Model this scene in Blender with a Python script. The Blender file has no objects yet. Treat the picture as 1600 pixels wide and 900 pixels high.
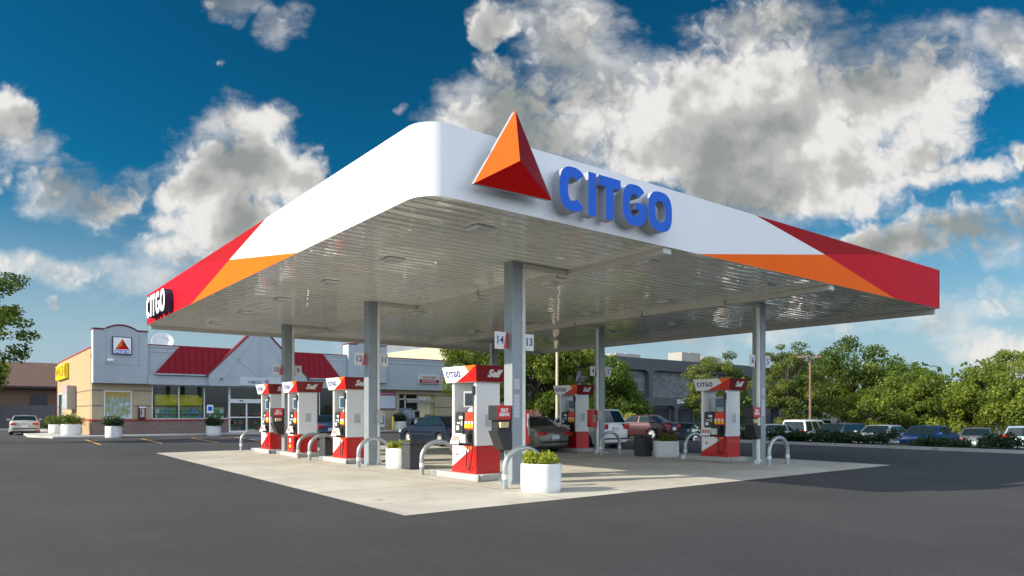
import bpy, bmesh, math, random
import numpy as np
from mathutils import Vector, Matrix
R = math.radians
PI = math.pi
rnd = random.Random(7)
SC = bpy.context.scene
COL = SC.collection

# ------------------------------------------------------------------ camera
cam_d = bpy.data.cameras.new('camera')
cam = bpy.data.objects.new('camera', cam_d)
COL.objects.link(cam)
cam.location = (0, 0, 1.576)
cam.rotation_euler = (R(90), 0, -0.6719)
cam_d.sensor_width = 36
cam_d.lens = 24.43
cam_d.shift_y = 0.1211
cam_d.clip_start = 0.1
cam_d.clip_end = 9000
SC.camera = cam

# ------------------------------------------------------------------ exposure
SC.view_settings.view_transform = 'Standard'
SC.view_settings.look = 'None'
SC.view_settings.exposure = 1.03
SC.view_settings.gamma = 1.0
SC.cycles.max_bounces = 8
SC.cycles.diffuse_bounces = 4
SC.cycles.glossy_bounces = 4
SC.cycles.transparent_max_bounces = 12
SC.cycles.use_denoising = True

# ------------------------------------------------------------------ sun
SUN_EL = R(28)
SUN_FROM = Vector((-0.944, 0.329, math.tan(R(28)))).normalized()
sd = bpy.data.lights.new('sun', 'SUN')
sd.energy = 3.7
sd.angle = R(0.5)
sd.color = (1.0, 0.90, 0.75)
sun = bpy.data.objects.new('sun', sd)
COL.objects.link(sun)
sun.rotation_euler = (-SUN_FROM).to_track_quat('-Z', 'Y').to_euler()

# ------------------------------------------------------------------ sky
W = bpy.data.worlds.new('World')
SC.world = W
W.use_nodes = True
nt = W.node_tree
nt.nodes.clear()


def nd(tree, typ, **kw):
    n = tree.nodes.new(typ)
    for k, v in kw.items():
        setattr(n, k, v)
    return n


def put(tree, sock, val):
    if isinstance(val, bpy.types.NodeSocket):
        tree.links.new(val, sock)
    else:
        sock.default_value = val


def mth(tree, op, a, b=None, c=None, clamp=False):
    n = nd(tree, 'ShaderNodeMath', operation=op, use_clamp=clamp)
    put(tree, n.inputs[0], a)
    if b is not None:
        put(tree, n.inputs[1], b)
    if c is not None:
        put(tree, n.inputs[2], c)
    return n.outputs[0]


def vm(tree, op, a, b=None):
    n = nd(tree, 'ShaderNodeVectorMath', operation=op)
    put(tree, n.inputs[0], a)
    if b is not None:
        put(tree, n.inputs[1], b)
    return n.outputs['Value'] if op in ('DOT_PRODUCT', 'LENGTH') else n.outputs['Vector']


def sstep(tree, x, lo, hi, a=0.0, b=1.0):
    n = nd(tree, 'ShaderNodeMapRange', interpolation_type='SMOOTHSTEP')
    put(tree, n.inputs['Value'], x)
    n.inputs['From Min'].default_value = lo
    n.inputs['From Max'].default_value = hi
    n.inputs['To Min'].default_value = a
    n.inputs['To Max'].default_value = b
    return n.outputs['Result']


def mixc(tree, f, a, b, typ='MIX'):
    n = nd(tree, 'ShaderNodeMix', data_type='RGBA', blend_type=typ)
    put(tree, n.inputs['Factor'], f)
    put(tree, n.inputs['A'], a)
    put(tree, n.inputs['B'], b)
    return n.outputs['Result']


def noise(tree, vec, scale, detail=4, rough=0.5, dim='3D', lac=2.0):
    n = nd(tree, 'ShaderNodeTexNoise', noise_dimensions=dim)
    put(tree, n.inputs['Vector'], vec)
    n.inputs['Scale'].default_value = scale
    n.inputs['Detail'].default_value = detail
    n.inputs['Roughness'].default_value = rough
    n.inputs['Lacunarity'].default_value = lac
    return n


# cumulus banks: centre azimuth tangent, elevation tangent, half sizes, density
CLOUDS = [
    # great bank to the right
    (760, 235, 75, 50, .8), (830, 205, 120, 75, 1.), (930, 165, 130, 85, 1.), (1050, 185, 130, 95, 1.),
    (1010, 110, 60, 45, .7), (1120, 200, 140, 110, 1.1), (1240, 180, 150, 115, 1.1), (1370, 150, 120, 90, 1.), (1470, 110, 80, 55, .9),
    (1290, 265, 120, 60, .9), (1440, 200, 80, 60, .8), (1210, 40, 110, 55, .9), (1120, 60, 60, 30, .6),
    (895, 45, 70, 60, .9), (880, 95, 50, 60, .7), (780, 35, 32, 26, .7), (778, 110, 20, 32, .5), (1595, 75, 60, 45, .9),
    (1485, 265, 70, 18, .55), (1596, 250, 18, 14, .7),
    (1330, 385, 60, 25, .5), (1420, 385, 80, 30, .55), (1520, 350, 80, 34, .6), (1600, 330, 60, 32, .6), (1530, 390, 25, 18, .5),
    (1580, 545, 70, 45, .7), (1530, 455, 30, 14, .4),
    (970, 190, 95, 85, 1.1), (880, 225, 100, 60, 1.), (1010, 245, 120, 50, 1.), (1150, 290, 130, 45, 1.),
    # bank to the left
    (265, 400, 60, 38, .8), (300, 350, 65, 40, .9),
    (385, 200, 65, 42, 1.), (400, 255, 85, 55, 1.1), (335, 285, 65, 60, 1.), (275, 295, 45, 35, .8), (450, 280, 60, 38, .9),
    (350, 335, 80, 40, .9), (355, 375, 55, 38, .8), (250, 425, 55, 28, .55), (300, 405, 40, 30, .6),
    (45, 285, 35, 28, .7), (110, 300, 65, 32, .9), (170, 325, 60, 38, .9), (205, 295, 25, 25, .6),
    (80, 412, 48, 20, .7), (15, 415, 35, 16, .6), (65, 470, 14, 9, .5), (10, 185, 28, 45, .7), (45, 235, 25, 30, .35), (-5, 280, 20, 30, .6),
    (445, 35, 32, 22, .7), (370, 2, 45, 16, .7), (350, 92, 10, 8, .5), (640, 172, 10, 10, .45), (330, 5, 14, 8, .5),
    # low veil
    (90, 425, 70, 20, .5), (200, 440, 60, 18, .4), (1330, 440, 70, 20, .4), (1560, 470, 70, 25, .6), (1480, 520, 60, 18, .5), (620, 545, 60, 14, .5), (1320, 500, 70, 20, .35), (1100, 525, 90, 22, .5), (1460, 500, 60, 16, .3),
]


def puff_group():
    """billowing relief of the cloud tops"""
    g = bpy.data.node_groups.new('cloud_puff', 'ShaderNodeTree')
    g.interface.new_socket('P', in_out='INPUT', socket_type='NodeSocketVector')
    g.interface.new_socket('Puff', in_out='OUTPUT', socket_type='NodeSocketFloat')
    gi = nd(g, 'NodeGroupInput')
    go = nd(g, 'NodeGroupOutput')
    p = gi.outputs[0]
    n1 = noise(g, p, 4.6, 7, 0.50, '2D')
    vo = nd(g, 'ShaderNodeTexVoronoi', voronoi_dimensions='2D', feature='SMOOTH_F1')
    wn = noise(g, p, 14.0, 3, 0.6, '2D')
    q = vm(g, 'ADD', p, vm(g, 'MULTIPLY', vm(g, 'SUBTRACT', wn.outputs['Color'], (.5, .5, .5)), (.07, .07, 0)))
    put(g, vo.inputs['Vector'], q)
    vo.inputs['Scale'].default_value = 15
    vo.inputs['Detail'].default_value = 3
    vo.inputs['Roughness'].default_value = 0.5
    vo.inputs['Smoothness'].default_value = 0.6
    bil = mth(g, 'MULTIPLY_ADD', vo.outputs['Distance'], -0.42, 0.17)
    v2 = nd(g, 'ShaderNodeTexVoronoi', voronoi_dimensions='2D', feature='SMOOTH_F1')
    w2 = noise(g, p, 40.0, 3, 0.6, '2D')
    q2 = vm(g, 'ADD', q, vm(g, 'MULTIPLY', vm(g, 'SUBTRACT', w2.outputs['Color'], (.5, .5, .5)), (.022, .022, 0)))
    put(g, v2.inputs['Vector'], q2)
    v2.inputs['Scale'].default_value = 36
    v2.inputs['Detail'].default_value = 2
    v2.inputs['Roughness'].default_value = 0.5
    v2.inputs['Smoothness'].default_value = 0.4
    bil = mth(g, 'ADD', bil, mth(g, 'MULTIPLY_ADD', v2.outputs['Distance'], -0.42, 0.20))
    put(g, go.inputs[0], mth(g, 'MULTIPLY_ADD', mth(g, 'SUBTRACT', n1.outputs['Fac'], .5), 2.4, bil))
    return g


def body_group():
    """where the cumulus banks stand"""
    g = bpy.data.node_groups.new('cloud_body', 'ShaderNodeTree')
    g.interface.new_socket('P', in_out='INPUT', socket_type='NodeSocketVector')
    g.interface.new_socket('Body', in_out='OUTPUT', socket_type='NodeSocketFloat')
    gi = nd(g, 'NodeGroupInput')
    go = nd(g, 'NodeGroupOutput')
    p = gi.outputs[0]
    wn = noise(g, p, 8.0, 4, 0.55, '2D')
    q = vm(g, 'ADD', p, vm(g, 'MULTIPLY', vm(g, 'SUBTRACT', wn.outputs['Color'], (.5, .5, .5)), (0.11, 0.08, 0)))
    acc = None
    for (cx, cy, rx, ry, s) in CLOUDS:
        u, v = (cx - 800) / 1085.6, (643.8 - cy) / 1085.6
        a, b = rx * 1.27 / 1085.6, ry * 1.28 / 1085.6
        mp = nd(g, 'ShaderNodeVectorMath', operation='MULTIPLY_ADD')
        put(g, mp.inputs[0], q)
        mp.inputs[1].default_value = (1 / a, 1 / b, 0)
        mp.inputs[2].default_value = (-u / a, -v / b, 0)
        d2 = vm(g, 'DOT_PRODUCT', mp.outputs[0], mp.outputs[0])
        t = mth(g, 'MULTIPLY_ADD', d2, -s, s)
        acc = t if acc is None else mth(g, 'SMOOTH_MAX', acc, t, 0.3)
    put(g, go.inputs[0], mth(g, 'MAXIMUM', acc, -1.5))
    return g


PG, BG = puff_group(), body_group()


def build_sky():
    t = nt
    tc = nd(t, 'ShaderNodeTexCoord')
    d = tc.outputs['Generated']
    ca, sa = math.cos(0.6719), math.sin(0.6719)
    lat = vm(t, 'DOT_PRODUCT', d, (ca, -sa, 0))
    dep = vm(t, 'DOT_PRODUCT', d, (sa, ca, 0))
    sep = nd(t, 'ShaderNodeSeparateXYZ')
    put(t, sep.inputs[0], d)
    dz = sep.outputs[2]
    depc = mth(t, 'MAXIMUM', dep, 0.08)
    comb = nd(t, 'ShaderNodeCombineXYZ')
    put(t, comb.inputs[0], mth(t, 'DIVIDE', lat, depc))
    put(t, comb.inputs[1], mth(t, 'DIVIDE', dz, depc))
    p = comb.outputs[0]

    def grp(tree, pp):
        n = nd(t, 'ShaderNodeGroup', node_tree=tree)
        put(t, n.inputs[0], pp)
        return n.outputs[0]
    body = grp(BG, p)
    puff = grp(PG, p)
    puff2 = grp(PG, vm(t, 'ADD', p, (-0.015, 0.019, 0)))
    fine = noise(t, p, 46, 6, .65, '2D')
    # unseen clouds behind the camera, added to light the shaded fascia and ground
    bn = noise(t, vm(t, 'MULTIPLY', d, (1, 1, 2.2)), 2.6, 6, 0.6)
    fb = mth(t, 'MULTIPLY_ADD', bn.outputs['Fac'], 7.0, -3.1)
    front = sstep(t, dep, 0.10, 0.40)
    inv = mth(t, 'SUBTRACT', 1.0, front)
    f = mth(t, 'ADD', mth(t, 'MULTIPLY', body, 1.15), mth(t, 'MULTIPLY', puff, .85))
    f = mth(t, 'MULTIPLY_ADD', mth(t, 'SUBTRACT', fine.outputs['Fac'], .5), .35, f)
    f = mth(t, 'ADD', mth(t, 'MULTIPLY', f, front), mth(t, 'MULTIPLY', fb, inv))
    alpha = sstep(t, f, -0.06, 0.72)
    wn = noise(t, vm(t, 'MULTIPLY', p, (1, 1.7, 1)), 6.5, 7, .62, '2D')
    wisp = mth(t, 'MULTIPLY', sstep(t, mth(t, 'MULTIPLY_ADD', mth(t, 'SUBTRACT', wn.outputs['Fac'], .5), 4.2, body), -0.35, 1.5), front)
    alpha = mth(t, 'MAXIMUM', alpha, mth(t, 'MULTIPLY', wisp, .75))
    alpha = mth(t, 'MULTIPLY', alpha, sstep(t, dz, -0.01, 0.05))
    # lit upper left sides, grey bellies
    lo1 = noise(t, p, 5.2, 4, .5, '2D')
    lo2 = noise(t, vm(t, 'ADD', p, (-.03, .04, 0)), 5.2, 4, .5, '2D')
    thick = sstep(t, mth(t, 'MULTIPLY_ADD', mth(t, 'SUBTRACT', lo2.outputs['Fac'], .5), 2.6, body), 0.12, 1.45)
    big = mth(t, 'MULTIPLY', mth(t, 'SUBTRACT', lo1.outputs['Fac'], lo2.outputs['Fac']), 1.5)
    relief = mth(t, 'MULTIPLY_ADD', mth(t, 'SUBTRACT', puff, puff2), .26, big)
    shade = mth(t, 'SUBTRACT', mth(t, 'MULTIPLY', thick, .92), relief, clamp=True)
    r = nd(t, 'ShaderNodeValToRGB')
    put(t, r.inputs[0], shade)
    r.color_ramp.interpolation = 'EASE'
    r.color_ramp.elements[0].color = (.92, .90, .87, 1)
    r.color_ramp.elements[1].color = (.33, .355, .345, 1)
    e = r.color_ramp.elements.new(.45)
    e.color = (.56, .56, .545, 1)
    ccol = mixc(t, 1.0, r.outputs[0], (CLOUD_K, CLOUD_K, CLOUD_K, 1), 'MULTIPLY')
    ccol = mixc(t, inv, ccol, (9.4, 10.6, 12.4, 1))  # added rear clouds made extra bright as fill for camera-facing shade
    # clear air
    sk = nd(t, 'ShaderNodeTexSky', sky_type='NISHITA')
    sk.sun_disc = False
    sk.sun_elevation = SUN_EL
    sk.sun_rotation = math.atan2(SUN_FROM.x, SUN_FROM.y)
    sk.air_density = 1.0
    sk.dust_density = 0.4
    sk.ozone_density = 2.5
    hs = nd(t, 'ShaderNodeHueSaturation')
    hs.inputs['Hue'].default_value = 0.483
    hs.inputs['Saturation'].default_value = 1.15
    put(t, hs.inputs['Color'], sk.outputs['Color'])
    gm = nd(t, 'ShaderNodeGamma')
    put(t, gm.inputs[0], hs.outputs[0])
    gm.inputs[1].default_value = 1.45
    clear = mixc(t, 1.0, gm.outputs[0], SKY_MUL, 'MULTIPLY')
    veil = mth(t, 'MULTIPLY', sstep(t, dz, 0.02, 0.30, 1.0, 0.0), VEIL)
    clear = mixc(t, veil, clear, (2.35, 2.75, 3.2, 1))
    col = mixc(t, alpha, clear, ccol)
    bg = nd(t, 'ShaderNodeBackground')
    put(t, bg.inputs['Color'], col)
    bg.inputs['Strength'].default_value = 0.1
    out = nd(t, 'ShaderNodeOutputWorld')
    t.links.new(bg.outputs[0], out.inputs[0])


CLOUD_K = 4.5
SKY_MUL = (.024, .180, .195, 1)
VEIL = .86
build_sky()


# ------------------------------------------------------------------ materials
def S(r, g, b):
    def f(x):
        x /= 255
        return x / 12.92 if x <= .04045 else ((x + .055) / 1.055) ** 2.4
    return (f(r), f(g), f(b), 1)


MATS = {}


def M(name, col, rough=.5, metal=0., var=.08, scale=2.5, bump=0., bscale=40., coat=0., spec=.5, rvar=0.):
    """principled paint with procedural unevenness in colour, gloss and relief"""
    if name in MATS:
        return MATS[name]
    m = bpy.data.materials.new(name)
    m.use_nodes = True
    t = m.node_tree
    b = t.nodes['Principled BSDF']
    tc = nd(t, 'ShaderNodeTexCoord')
    n = noise(t, tc.outputs['Object'], scale, 6, .6)
    r = nd(t, 'ShaderNodeMapRange')
    put(t, r.inputs['Value'], n.outputs['Fac'])
    r.inputs['From Min'].default_value = .25
    r.inputs['From Max'].default_value = .75
    r.inputs['To Min'].default_value = 1 - var
    r.inputs['To Max'].default_value = 1 + var
    c = mixc(t, 1.0, tuple(col[:3]) + (1,), r.outputs[0], 'MULTIPLY')
    put(t, b.inputs['Base Color'], c)
    if rvar:
        n3 = noise(t, tc.outputs['Object'], scale * 3, 4, .6)
        put(t, b.inputs['Roughness'], mth(t, 'MULTIPLY_ADD', n3.outputs['Fac'], rvar * 2, rough - rvar))
    else:
        b.inputs['Roughness'].default_value = rough
    b.inputs['Metallic'].default_value = metal
    b.inputs['Coat Weight'].default_value = coat
    b.inputs['Coat Roughness'].default_value = .04
    b.inputs['Specular IOR Level'].default_value = spec
    if bump:
        n2 = noise(t, tc.outputs['Object'], bscale, 5, .6)
        bp = nd(t, 'ShaderNodeBump')
        bp.inputs['Strength'].default_value = bump
        bp.inputs['Distance'].default_value = .02
        put(t, bp.inputs['Height'], n2.outputs['Fac'])
        put(t, b.inputs['Normal'], bp.outputs[0])
    MATS[name] = m
    return m


def asphalt_mat():
    m = bpy.data.materials.new('asphalt')
    m.use_nodes = True
    t = m.node_tree
    b = t.nodes['Principled BSDF']
    tc = nd(t, 'ShaderNodeTexCoord')
    o = tc.outputs['Object']
    fine = noise(t, o, 38, 5, .8)
    big = noise(t, o, .22, 5, .6)
    wear = noise(t, vm(t, 'MULTIPLY', o, (1, .35, 1)), .9, 6, .65)
    base = mixc(t, sstep(t, big.outputs['Fac'], .35, .68), (.022, .0215, .024, 1), (.033, .032, .034, 1))
    base = mixc(t, mth(t, 'MULTIPLY', sstep(t, wear.outputs['Fac'], .48, .75), .5), base, (.044, .042, .042, 1))
    sp = sstep(t, fine.outputs['Fac'], .57, .70)
    base = mixc(t, mth(t, 'MULTIPLY', sp, .75), base, (.21, .20, .19, 1))
    grit = noise(t, o, 13, 4, .75)
    base = mixc(t, mth(t, 'MULTIPLY', sstep(t, grit.outputs['Fac'], .52, .70), .40), base, (.075, .072, .070, 1))
    base = mixc(t, mth(t, 'MULTIPLY', sstep(t, grit.outputs['Fac'], .46, .32), .5), base, (.014, .014, .016, 1))
    pit = sstep(t, fine.outputs['Fac'], .42, .30)
    base = mixc(t, mth(t, 'MULTIPLY', pit, .6), base, (.018, .018, .019, 1))
    oil = noise(t, o, .8, 3, .5)
    base = mixc(t, mth(t, 'MULTIPLY', sstep(t, oil.outputs['Fac'], .68, .76), .45), base, (.02, .02, .021, 1))
    put(t, b.inputs['Base Color'], base)
    b.inputs['Roughness'].default_value = .82
    bp = nd(t, 'ShaderNodeBump')
    bp.inputs['Strength'].default_value = .55
    bp.inputs['Distance'].default_value = .012
    put(t, bp.inputs['Height'], fine.outputs['Fac'])
    put(t, b.inputs['Normal'], bp.outputs[0])
    return m


def concrete_mat(name, a, c, joint=True):
    m = bpy.data.materials.new(name)
    m.use_nodes = True
    t = m.node_tree
    b = t.nodes['Principled BSDF']
    tc = nd(t, 'ShaderNodeTexCoord')
    o = tc.outputs['Object']
    n1 = noise(t, o, .55, 7, .62)
    n2 = noise(t, vm(t, 'MULTIPLY', o, (1, .3, 1)), 2.2, 6, .65)
    n3 = noise(t, o, 60, 3, .6)
    col = mixc(t, sstep(t, n1.outputs['Fac'], .32, .7), a, c)
    col = mixc(t, mth(t, 'MULTIPLY', sstep(t, n2.outputs['Fac'], .5, .75), .35), col, (.20, .19, .17, 1))
    col = mixc(t, mth(t, 'MULTIPLY', sstep(t, n3.outputs['Fac'], .55, .75), .18), col, (.12, .12, .11, 1))
    st = noise(t, o, 1.1, 2, .5)
    col = mixc(t, mth(t, 'MULTIPLY', sstep(t, st.outputs['Fac'], .66, .74), .5), col, (.10, .095, .09, 1))
    if joint:
        br = nd(t, 'ShaderNodeTexBrick')
        br.offset = 0
        put(t, br.inputs['Vector'], o)
        br.inputs['Color1'].default_value = (1, 1, 1, 1)
        br.inputs['Color2'].default_value = (.93, .93, .93, 1)
        br.inputs['Mortar'].default_value = (.36, .36, .35, 1)
        br.inputs['Scale'].default_value = 1
        br.inputs['Mortar Size'].default_value = .018
        br.inputs['Brick Width'].default_value = 4.3
        br.inputs['Row Height'].default_value = 4.3
        col = mixc(t, 1.0, col, br.outputs['Color'], 'MULTIPLY')
    put(t, b.inputs['Base Color'], col)
    b.inputs['Roughness'].default_value = .78
    bp = nd(t, 'ShaderNodeBump')
    bp.inputs['Strength'].default_value = .25
    bp.inputs['Distance'].default_value = .01
    put(t, bp.inputs['Height'], n3.outputs['Fac'])
    put(t, b.inputs['Normal'], bp.outputs[0])
    return m


def brick_mat(name, c1, c2, mortar, scale=1., vert=True, bw=.22, rh=.075, axis='x'):
    m = bpy.data.materials.new(name)
    m.use_nodes = True
    t = m.node_tree
    b = t.nodes['Principled BSDF']
    tc = nd(t, 'ShaderNodeTexCoord')
    sp = nd(t, 'ShaderNodeSeparateXYZ')
    put(t, sp.inputs[0], tc.outputs['Object'])
    cb = nd(t, 'ShaderNodeCombineXYZ')
    put(t, cb.inputs[0], mth(t, 'ADD', sp.outputs[0], sp.outputs[1]))
    put(t, cb.inputs[1], sp.outputs[2])
    br = nd(t, 'ShaderNodeTexBrick')
    put(t, br.inputs['Vector'], cb.outputs[0])
    br.inputs['Color1'].default_value = c1
    br.inputs['Color2'].default_value = c2
    br.inputs['Mortar'].default_value = mortar
    br.inputs['Scale'].default_value = scale
    br.inputs['Mortar Size'].default_value = .008
    br.inputs['Brick Width'].default_value = bw
    br.inputs['Row Height'].default_value = rh
    n = noise(t, tc.outputs['Object'], 1.5, 5, .6)
    col = mixc(t, mth(t, 'MULTIPLY', n.outputs['Fac'], .35), br.outputs['Color'], tuple(x * .6 for x in c1[:3]) + (1,))
    put(t, b.inputs['Base Color'], col)
    b.inputs['Roughness'].default_value = .85
    bp = nd(t, 'ShaderNodeBump')
    bp.inputs['Strength'].default_value = .5
    bp.inputs['Distance'].default_value = .01
    bp.invert = True
    put(t, bp.inputs['Height'], br.outputs['Fac'])
    put(t, b.inputs['Normal'], bp.outputs[0])
    return m


def leaf_mat(name, a, c, trans=.35):
    """foliage: every leaf its own tint between two greens"""
    m = bpy.data.materials.new(name)
    m.use_nodes = True
    t = m.node_tree
    t.nodes.clear()
    at = nd(t, 'ShaderNodeAttribute', attribute_name='tint')
    col = mixc(t, at.outputs['Fac'], a, c)
    di = nd(t, 'ShaderNodeBsdfPrincipled')
    put(t, di.inputs['Base Color'], col)
    di.inputs['Roughness'].default_value = .5
    di.inputs['Specular IOR Level'].default_value = .3
    tr = nd(t, 'ShaderNodeBsdfTranslucent')
    put(t, tr.inputs['Color'], mixc(t, 1., col, (1.3, 1.25, .6, 1), 'MULTIPLY'))
    mx = nd(t, 'ShaderNodeMixShader')
    mx.inputs[0].default_value = trans
    t.links.new(di.outputs[0], mx.inputs[1])
    t.links.new(tr.outputs[0], mx.inputs[2])
    out = nd(t, 'ShaderNodeOutputMaterial')
    t.links.new(mx.outputs[0], out.inputs[0])
    return m


def glass_mat(name, tint, clear=.5, rough=.02):
    m = bpy.data.materials.new(name)
    m.use_nodes = True
    t = m.node_tree
    t.nodes.clear()
    gl = nd(t, 'ShaderNodeBsdfPrincipled')
    gl.inputs['Base Color'].default_value = tint
    gl.inputs['Roughness'].default_value = rough
    gl.inputs['Specular IOR Level'].default_value = .9
    gl.inputs['Coat Weight'].default_value = .6
    gl.inputs['Coat Roughness'].default_value = .01
    tr = nd(t, 'ShaderNodeBsdfTransparent')
    tr.inputs[0].default_value = (.90, .95, .93, 1)
    mx = nd(t, 'ShaderNodeMixShader')
    mx.inputs[0].default_value = clear
    t.links.new(gl.outputs[0], mx.inputs[1])
    t.links.new(tr.outputs[0], mx.inputs[2])
    out = nd(t, 'ShaderNodeOutputMaterial')
    t.links.new(mx.outputs[0], out.inputs[0])
    return m


# ------------------------------------------------------------------ mesh kit
class MB:
    def __init__(s):
        s.v, s.f, s.m = [], [], []

    def add(s, vs, fs, m=0):
        k = len(s.v)
        s.v += [tuple(p) for p in vs]
        for f in fs:
            s.f.append([i + k for i in f])
            s.m.append(m)
        return s

    def box(s, c, d, m=0, rz=0., top=None):
        x, y, z = d[0] / 2, d[1] / 2, d[2] / 2
        tx, ty = (x, y) if top is None else (top[0] / 2, top[1] / 2)
        vs = [(-x, -y, -z), (x, -y, -z), (x, y, -z), (-x, y, -z), (-tx, -ty, z), (tx, -ty, z), (tx, ty, z), (-tx, ty, z)]
        ca, sa = math.cos(rz), math.sin(rz)
        vs = [(c[0] + a * ca - b * sa, c[1] + a * sa + b * ca, c[2] + q) for a, b, q in vs]
        return s.add(vs, [(0, 3, 2, 1), (4, 5, 6, 7), (0, 1, 5, 4), (1, 2, 6, 5), (2, 3, 7, 6), (3, 0, 4, 7)], m)

    def bx(s, x0, x1, y0, y1, z0, z1, m=0):
        return s.box(((x0 + x1) / 2, (y0 + y1) / 2, (z0 + z1) / 2), (abs(x1 - x0), abs(y1 - y0), abs(z1 - z0)), m)

    def prism(s, poly, lo, hi, axis='z', m=0, side=None):
        n = len(poly)

        def mp(a, b, c):
            return (a, b, c) if axis == 'z' else ((c, a, b) if axis == 'x' else (a, c, b))
        vs = [mp(a, b, lo) for a, b in poly] + [mp(a, b, hi) for a, b in poly]
        k = len(s.v)
        s.v += vs
        s.f.append([k + i for i in range(n)][::-1]); s.m.append(m)
        s.f.append([k + n + i for i in range(n)]); s.m.append(m)
        for i in range(n):
            j = (i + 1) % n
            s.f.append([k + i, k + j, k + n + j, k + n + i]); s.m.append(m if side is None else side)
        return s

    def cyl(s, p0, p1, r0, r1=None, n=14, m=0):
        r1 = r0 if r1 is None else r1
        return s.sweep([p0, p1], [r0, r1], n, m)

    def sweep(s, path, rad, n=10, m=0, cap=True):
        path = [Vector(p) for p in path]
        if not hasattr(rad, '__len__'):
            rad = [rad] * len(path)
        k = len(s.v)
        up = None
        for i, p in enumerate(path):
            a = path[max(i - 1, 0)]
            b = path[min(i + 1, len(path) - 1)]
            d = (b - a).normalized()
            if up is None:
                up = Vector((0, 0, 1)) if abs(d.z) < .9 else Vector((1, 0, 0))
            x = d.cross(up).normalized()
            y = x.cross(d).normalized()
            up = y
            for j in range(n):
                t = 2 * PI * j / n
                s.v.append(tuple(p + (x * math.cos(t) + y * math.sin(t)) * rad[i]))
        for i in range(len(path) - 1):
            for j in range(n):
                q = (j + 1) % n
                s.f.append([k + i * n + j, k + i * n + q, k + (i + 1) * n + q, k + (i + 1) * n + j]); s.m.append(m)
        if cap:
            s.f.append([k + j for j in range(n)][::-1]); s.m.append(m)
            s.f.append([k + (len(path) - 1) * n + j for j in range(n)]); s.m.append(m)
        return s

    def lathe(s, prof, n=24, c=(0, 0, 0), m=0, ph=0.):
        k = len(s.v)
        for r, z in prof:
            for j in range(n):
                t = 2 * PI * j / n + ph
                s.v.append((c[0] + r * math.cos(t), c[1] + r * math.sin(t), c[2] + z))
        for i in range(len(prof) - 1):
            for j in range(n):
                q = (j + 1) % n
                s.f.append([k + i * n + j, k + i * n + q, k + (i + 1) * n + q, k + (i + 1) * n + j]); s.m.append(m)
        s.f.append([k + j for j in range(n)][::-1]); s.m.append(m)
        s.f.append([k + (len(prof) - 1) * n + j for j in range(n)]); s.m.append(m)
        return s

    def build(s, name, mats, parent=None, smooth=False, bevel=0., loc=None, fix=True, segs=2, rot=None):
        me = bpy.data.meshes.new(name)
        me.from_pydata(s.v, [], s.f)
        if not isinstance(mats, (list, tuple)):
            mats = [mats]
        for q in mats:
            me.materials.append(q)
        if len(mats) > 1:
            me.polygons.foreach_set('material_index', s.m)
        if fix:
            b = bmesh.new()
            b.from_mesh(me)
            bmesh.ops.recalc_face_normals(b, faces=b.faces)
            b.to_mesh(me)
            b.free()
        if smooth:
            me.polygons.foreach_set('use_smooth', [True] * len(me.polygons))
            me.set_sharp_from_angle(angle=R(38))
        me.update()
        o = bpy.data.objects.new(name, me)
        COL.objects.link(o)
        if parent is not None:
            o.parent = parent
        if loc is not None:
            o.location = loc
        if rot is not None:
            o.rotation_euler = rot
        if bevel:
            mo = o.modifiers.new('bevel', 'BEVEL')
            mo.width = bevel
            mo.segments = segs
            mo.limit_method = 'ANGLE'
            mo.angle_limit = R(40)
        return o


def build_each(mb, name, mats, parent=None, **kw):
    """one object per separate piece"""
    par = list(range(len(mb.v)))

    def find(i):
        while par[i] != i:
            par[i] = par[par[i]]
            i = par[i]
        return i
    for f in mb.f:
        for i in f[1:]:
            par[find(i)] = find(f[0])
    groups = {}
    for f, m in zip(mb.f, mb.m):
        groups.setdefault(find(f[0]), []).append((f, m))
    out = []
    for fs in groups.values():
        q = MB()
        idx = {}
        for f, m in fs:
            g = []
            for i in f:
                if i not in idx:
                    idx[i] = len(q.v)
                    q.v.append(mb.v[i])
                g.append(idx[i])
            q.f.append(g)
            q.m.append(m)
        out.append(q.build(name, mats, parent, **kw))
    return out


def thing(name, label, cat, loc=(0, 0, 0), rz=0., group=None):
    o = bpy.data.objects.new(name, None)
    o.empty_display_size = .2
    COL.objects.link(o)
    o.location = loc
    o.rotation_euler = (0, 0, rz)
    return tag(o, label, cat, group)


def tag(o, label, cat, group=None):
    o['label'] = label
    o['category'] = cat
    if group:
        o['group'] = group
    return o


def struct(o, kind='structure', label=None):
    o['kind'] = kind
    if label:
        o['label'] = label
    return o


KIDS = {}


def dup(o, label=None, loc=None, rz=None, parent=None):
    c = o.copy()
    COL.objects.link(c)
    if parent is not None:
        c.parent = parent
    for ch in list(o.children):
        dup(ch, parent=c)
    if label:
        c['label'] = label
    if loc is not None:
        c.location = loc
    if rz is not None:
        c.rotation_euler = (0, 0, rz)
    return c


# ---- lettering
def text_geo(body, size=1., bold=0., shear=0., depth=.01, sx=1., space=1.):
    cu = bpy.data.curves.new('lettering', 'FONT')
    cu.body = body
    cu.size = size
    cu.offset = bold
    cu.shear = shear
    cu.extrude = depth / 2
    cu.align_x = 'CENTER'
    cu.align_y = 'CENTER'
    cu.space_character = space
    cu.resolution_u = 3
    ob = bpy.data.objects.new('lettering', cu)
    COL.objects.link(ob)
    bpy.context.view_layer.update()
    dg = bpy.context.evaluated_depsgraph_get()
    me = bpy.data.meshes.new_from_object(ob.evaluated_get(dg))
    vs = [(v.co.x * sx, v.co.y, v.co.z) for v in me.vertices]
    fs = [list(p.vertices) for p in me.polygons]
    bpy.data.objects.remove(ob)
    bpy.data.curves.remove(cu)
    bpy.data.meshes.remove(me)
    return vs, fs


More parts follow.
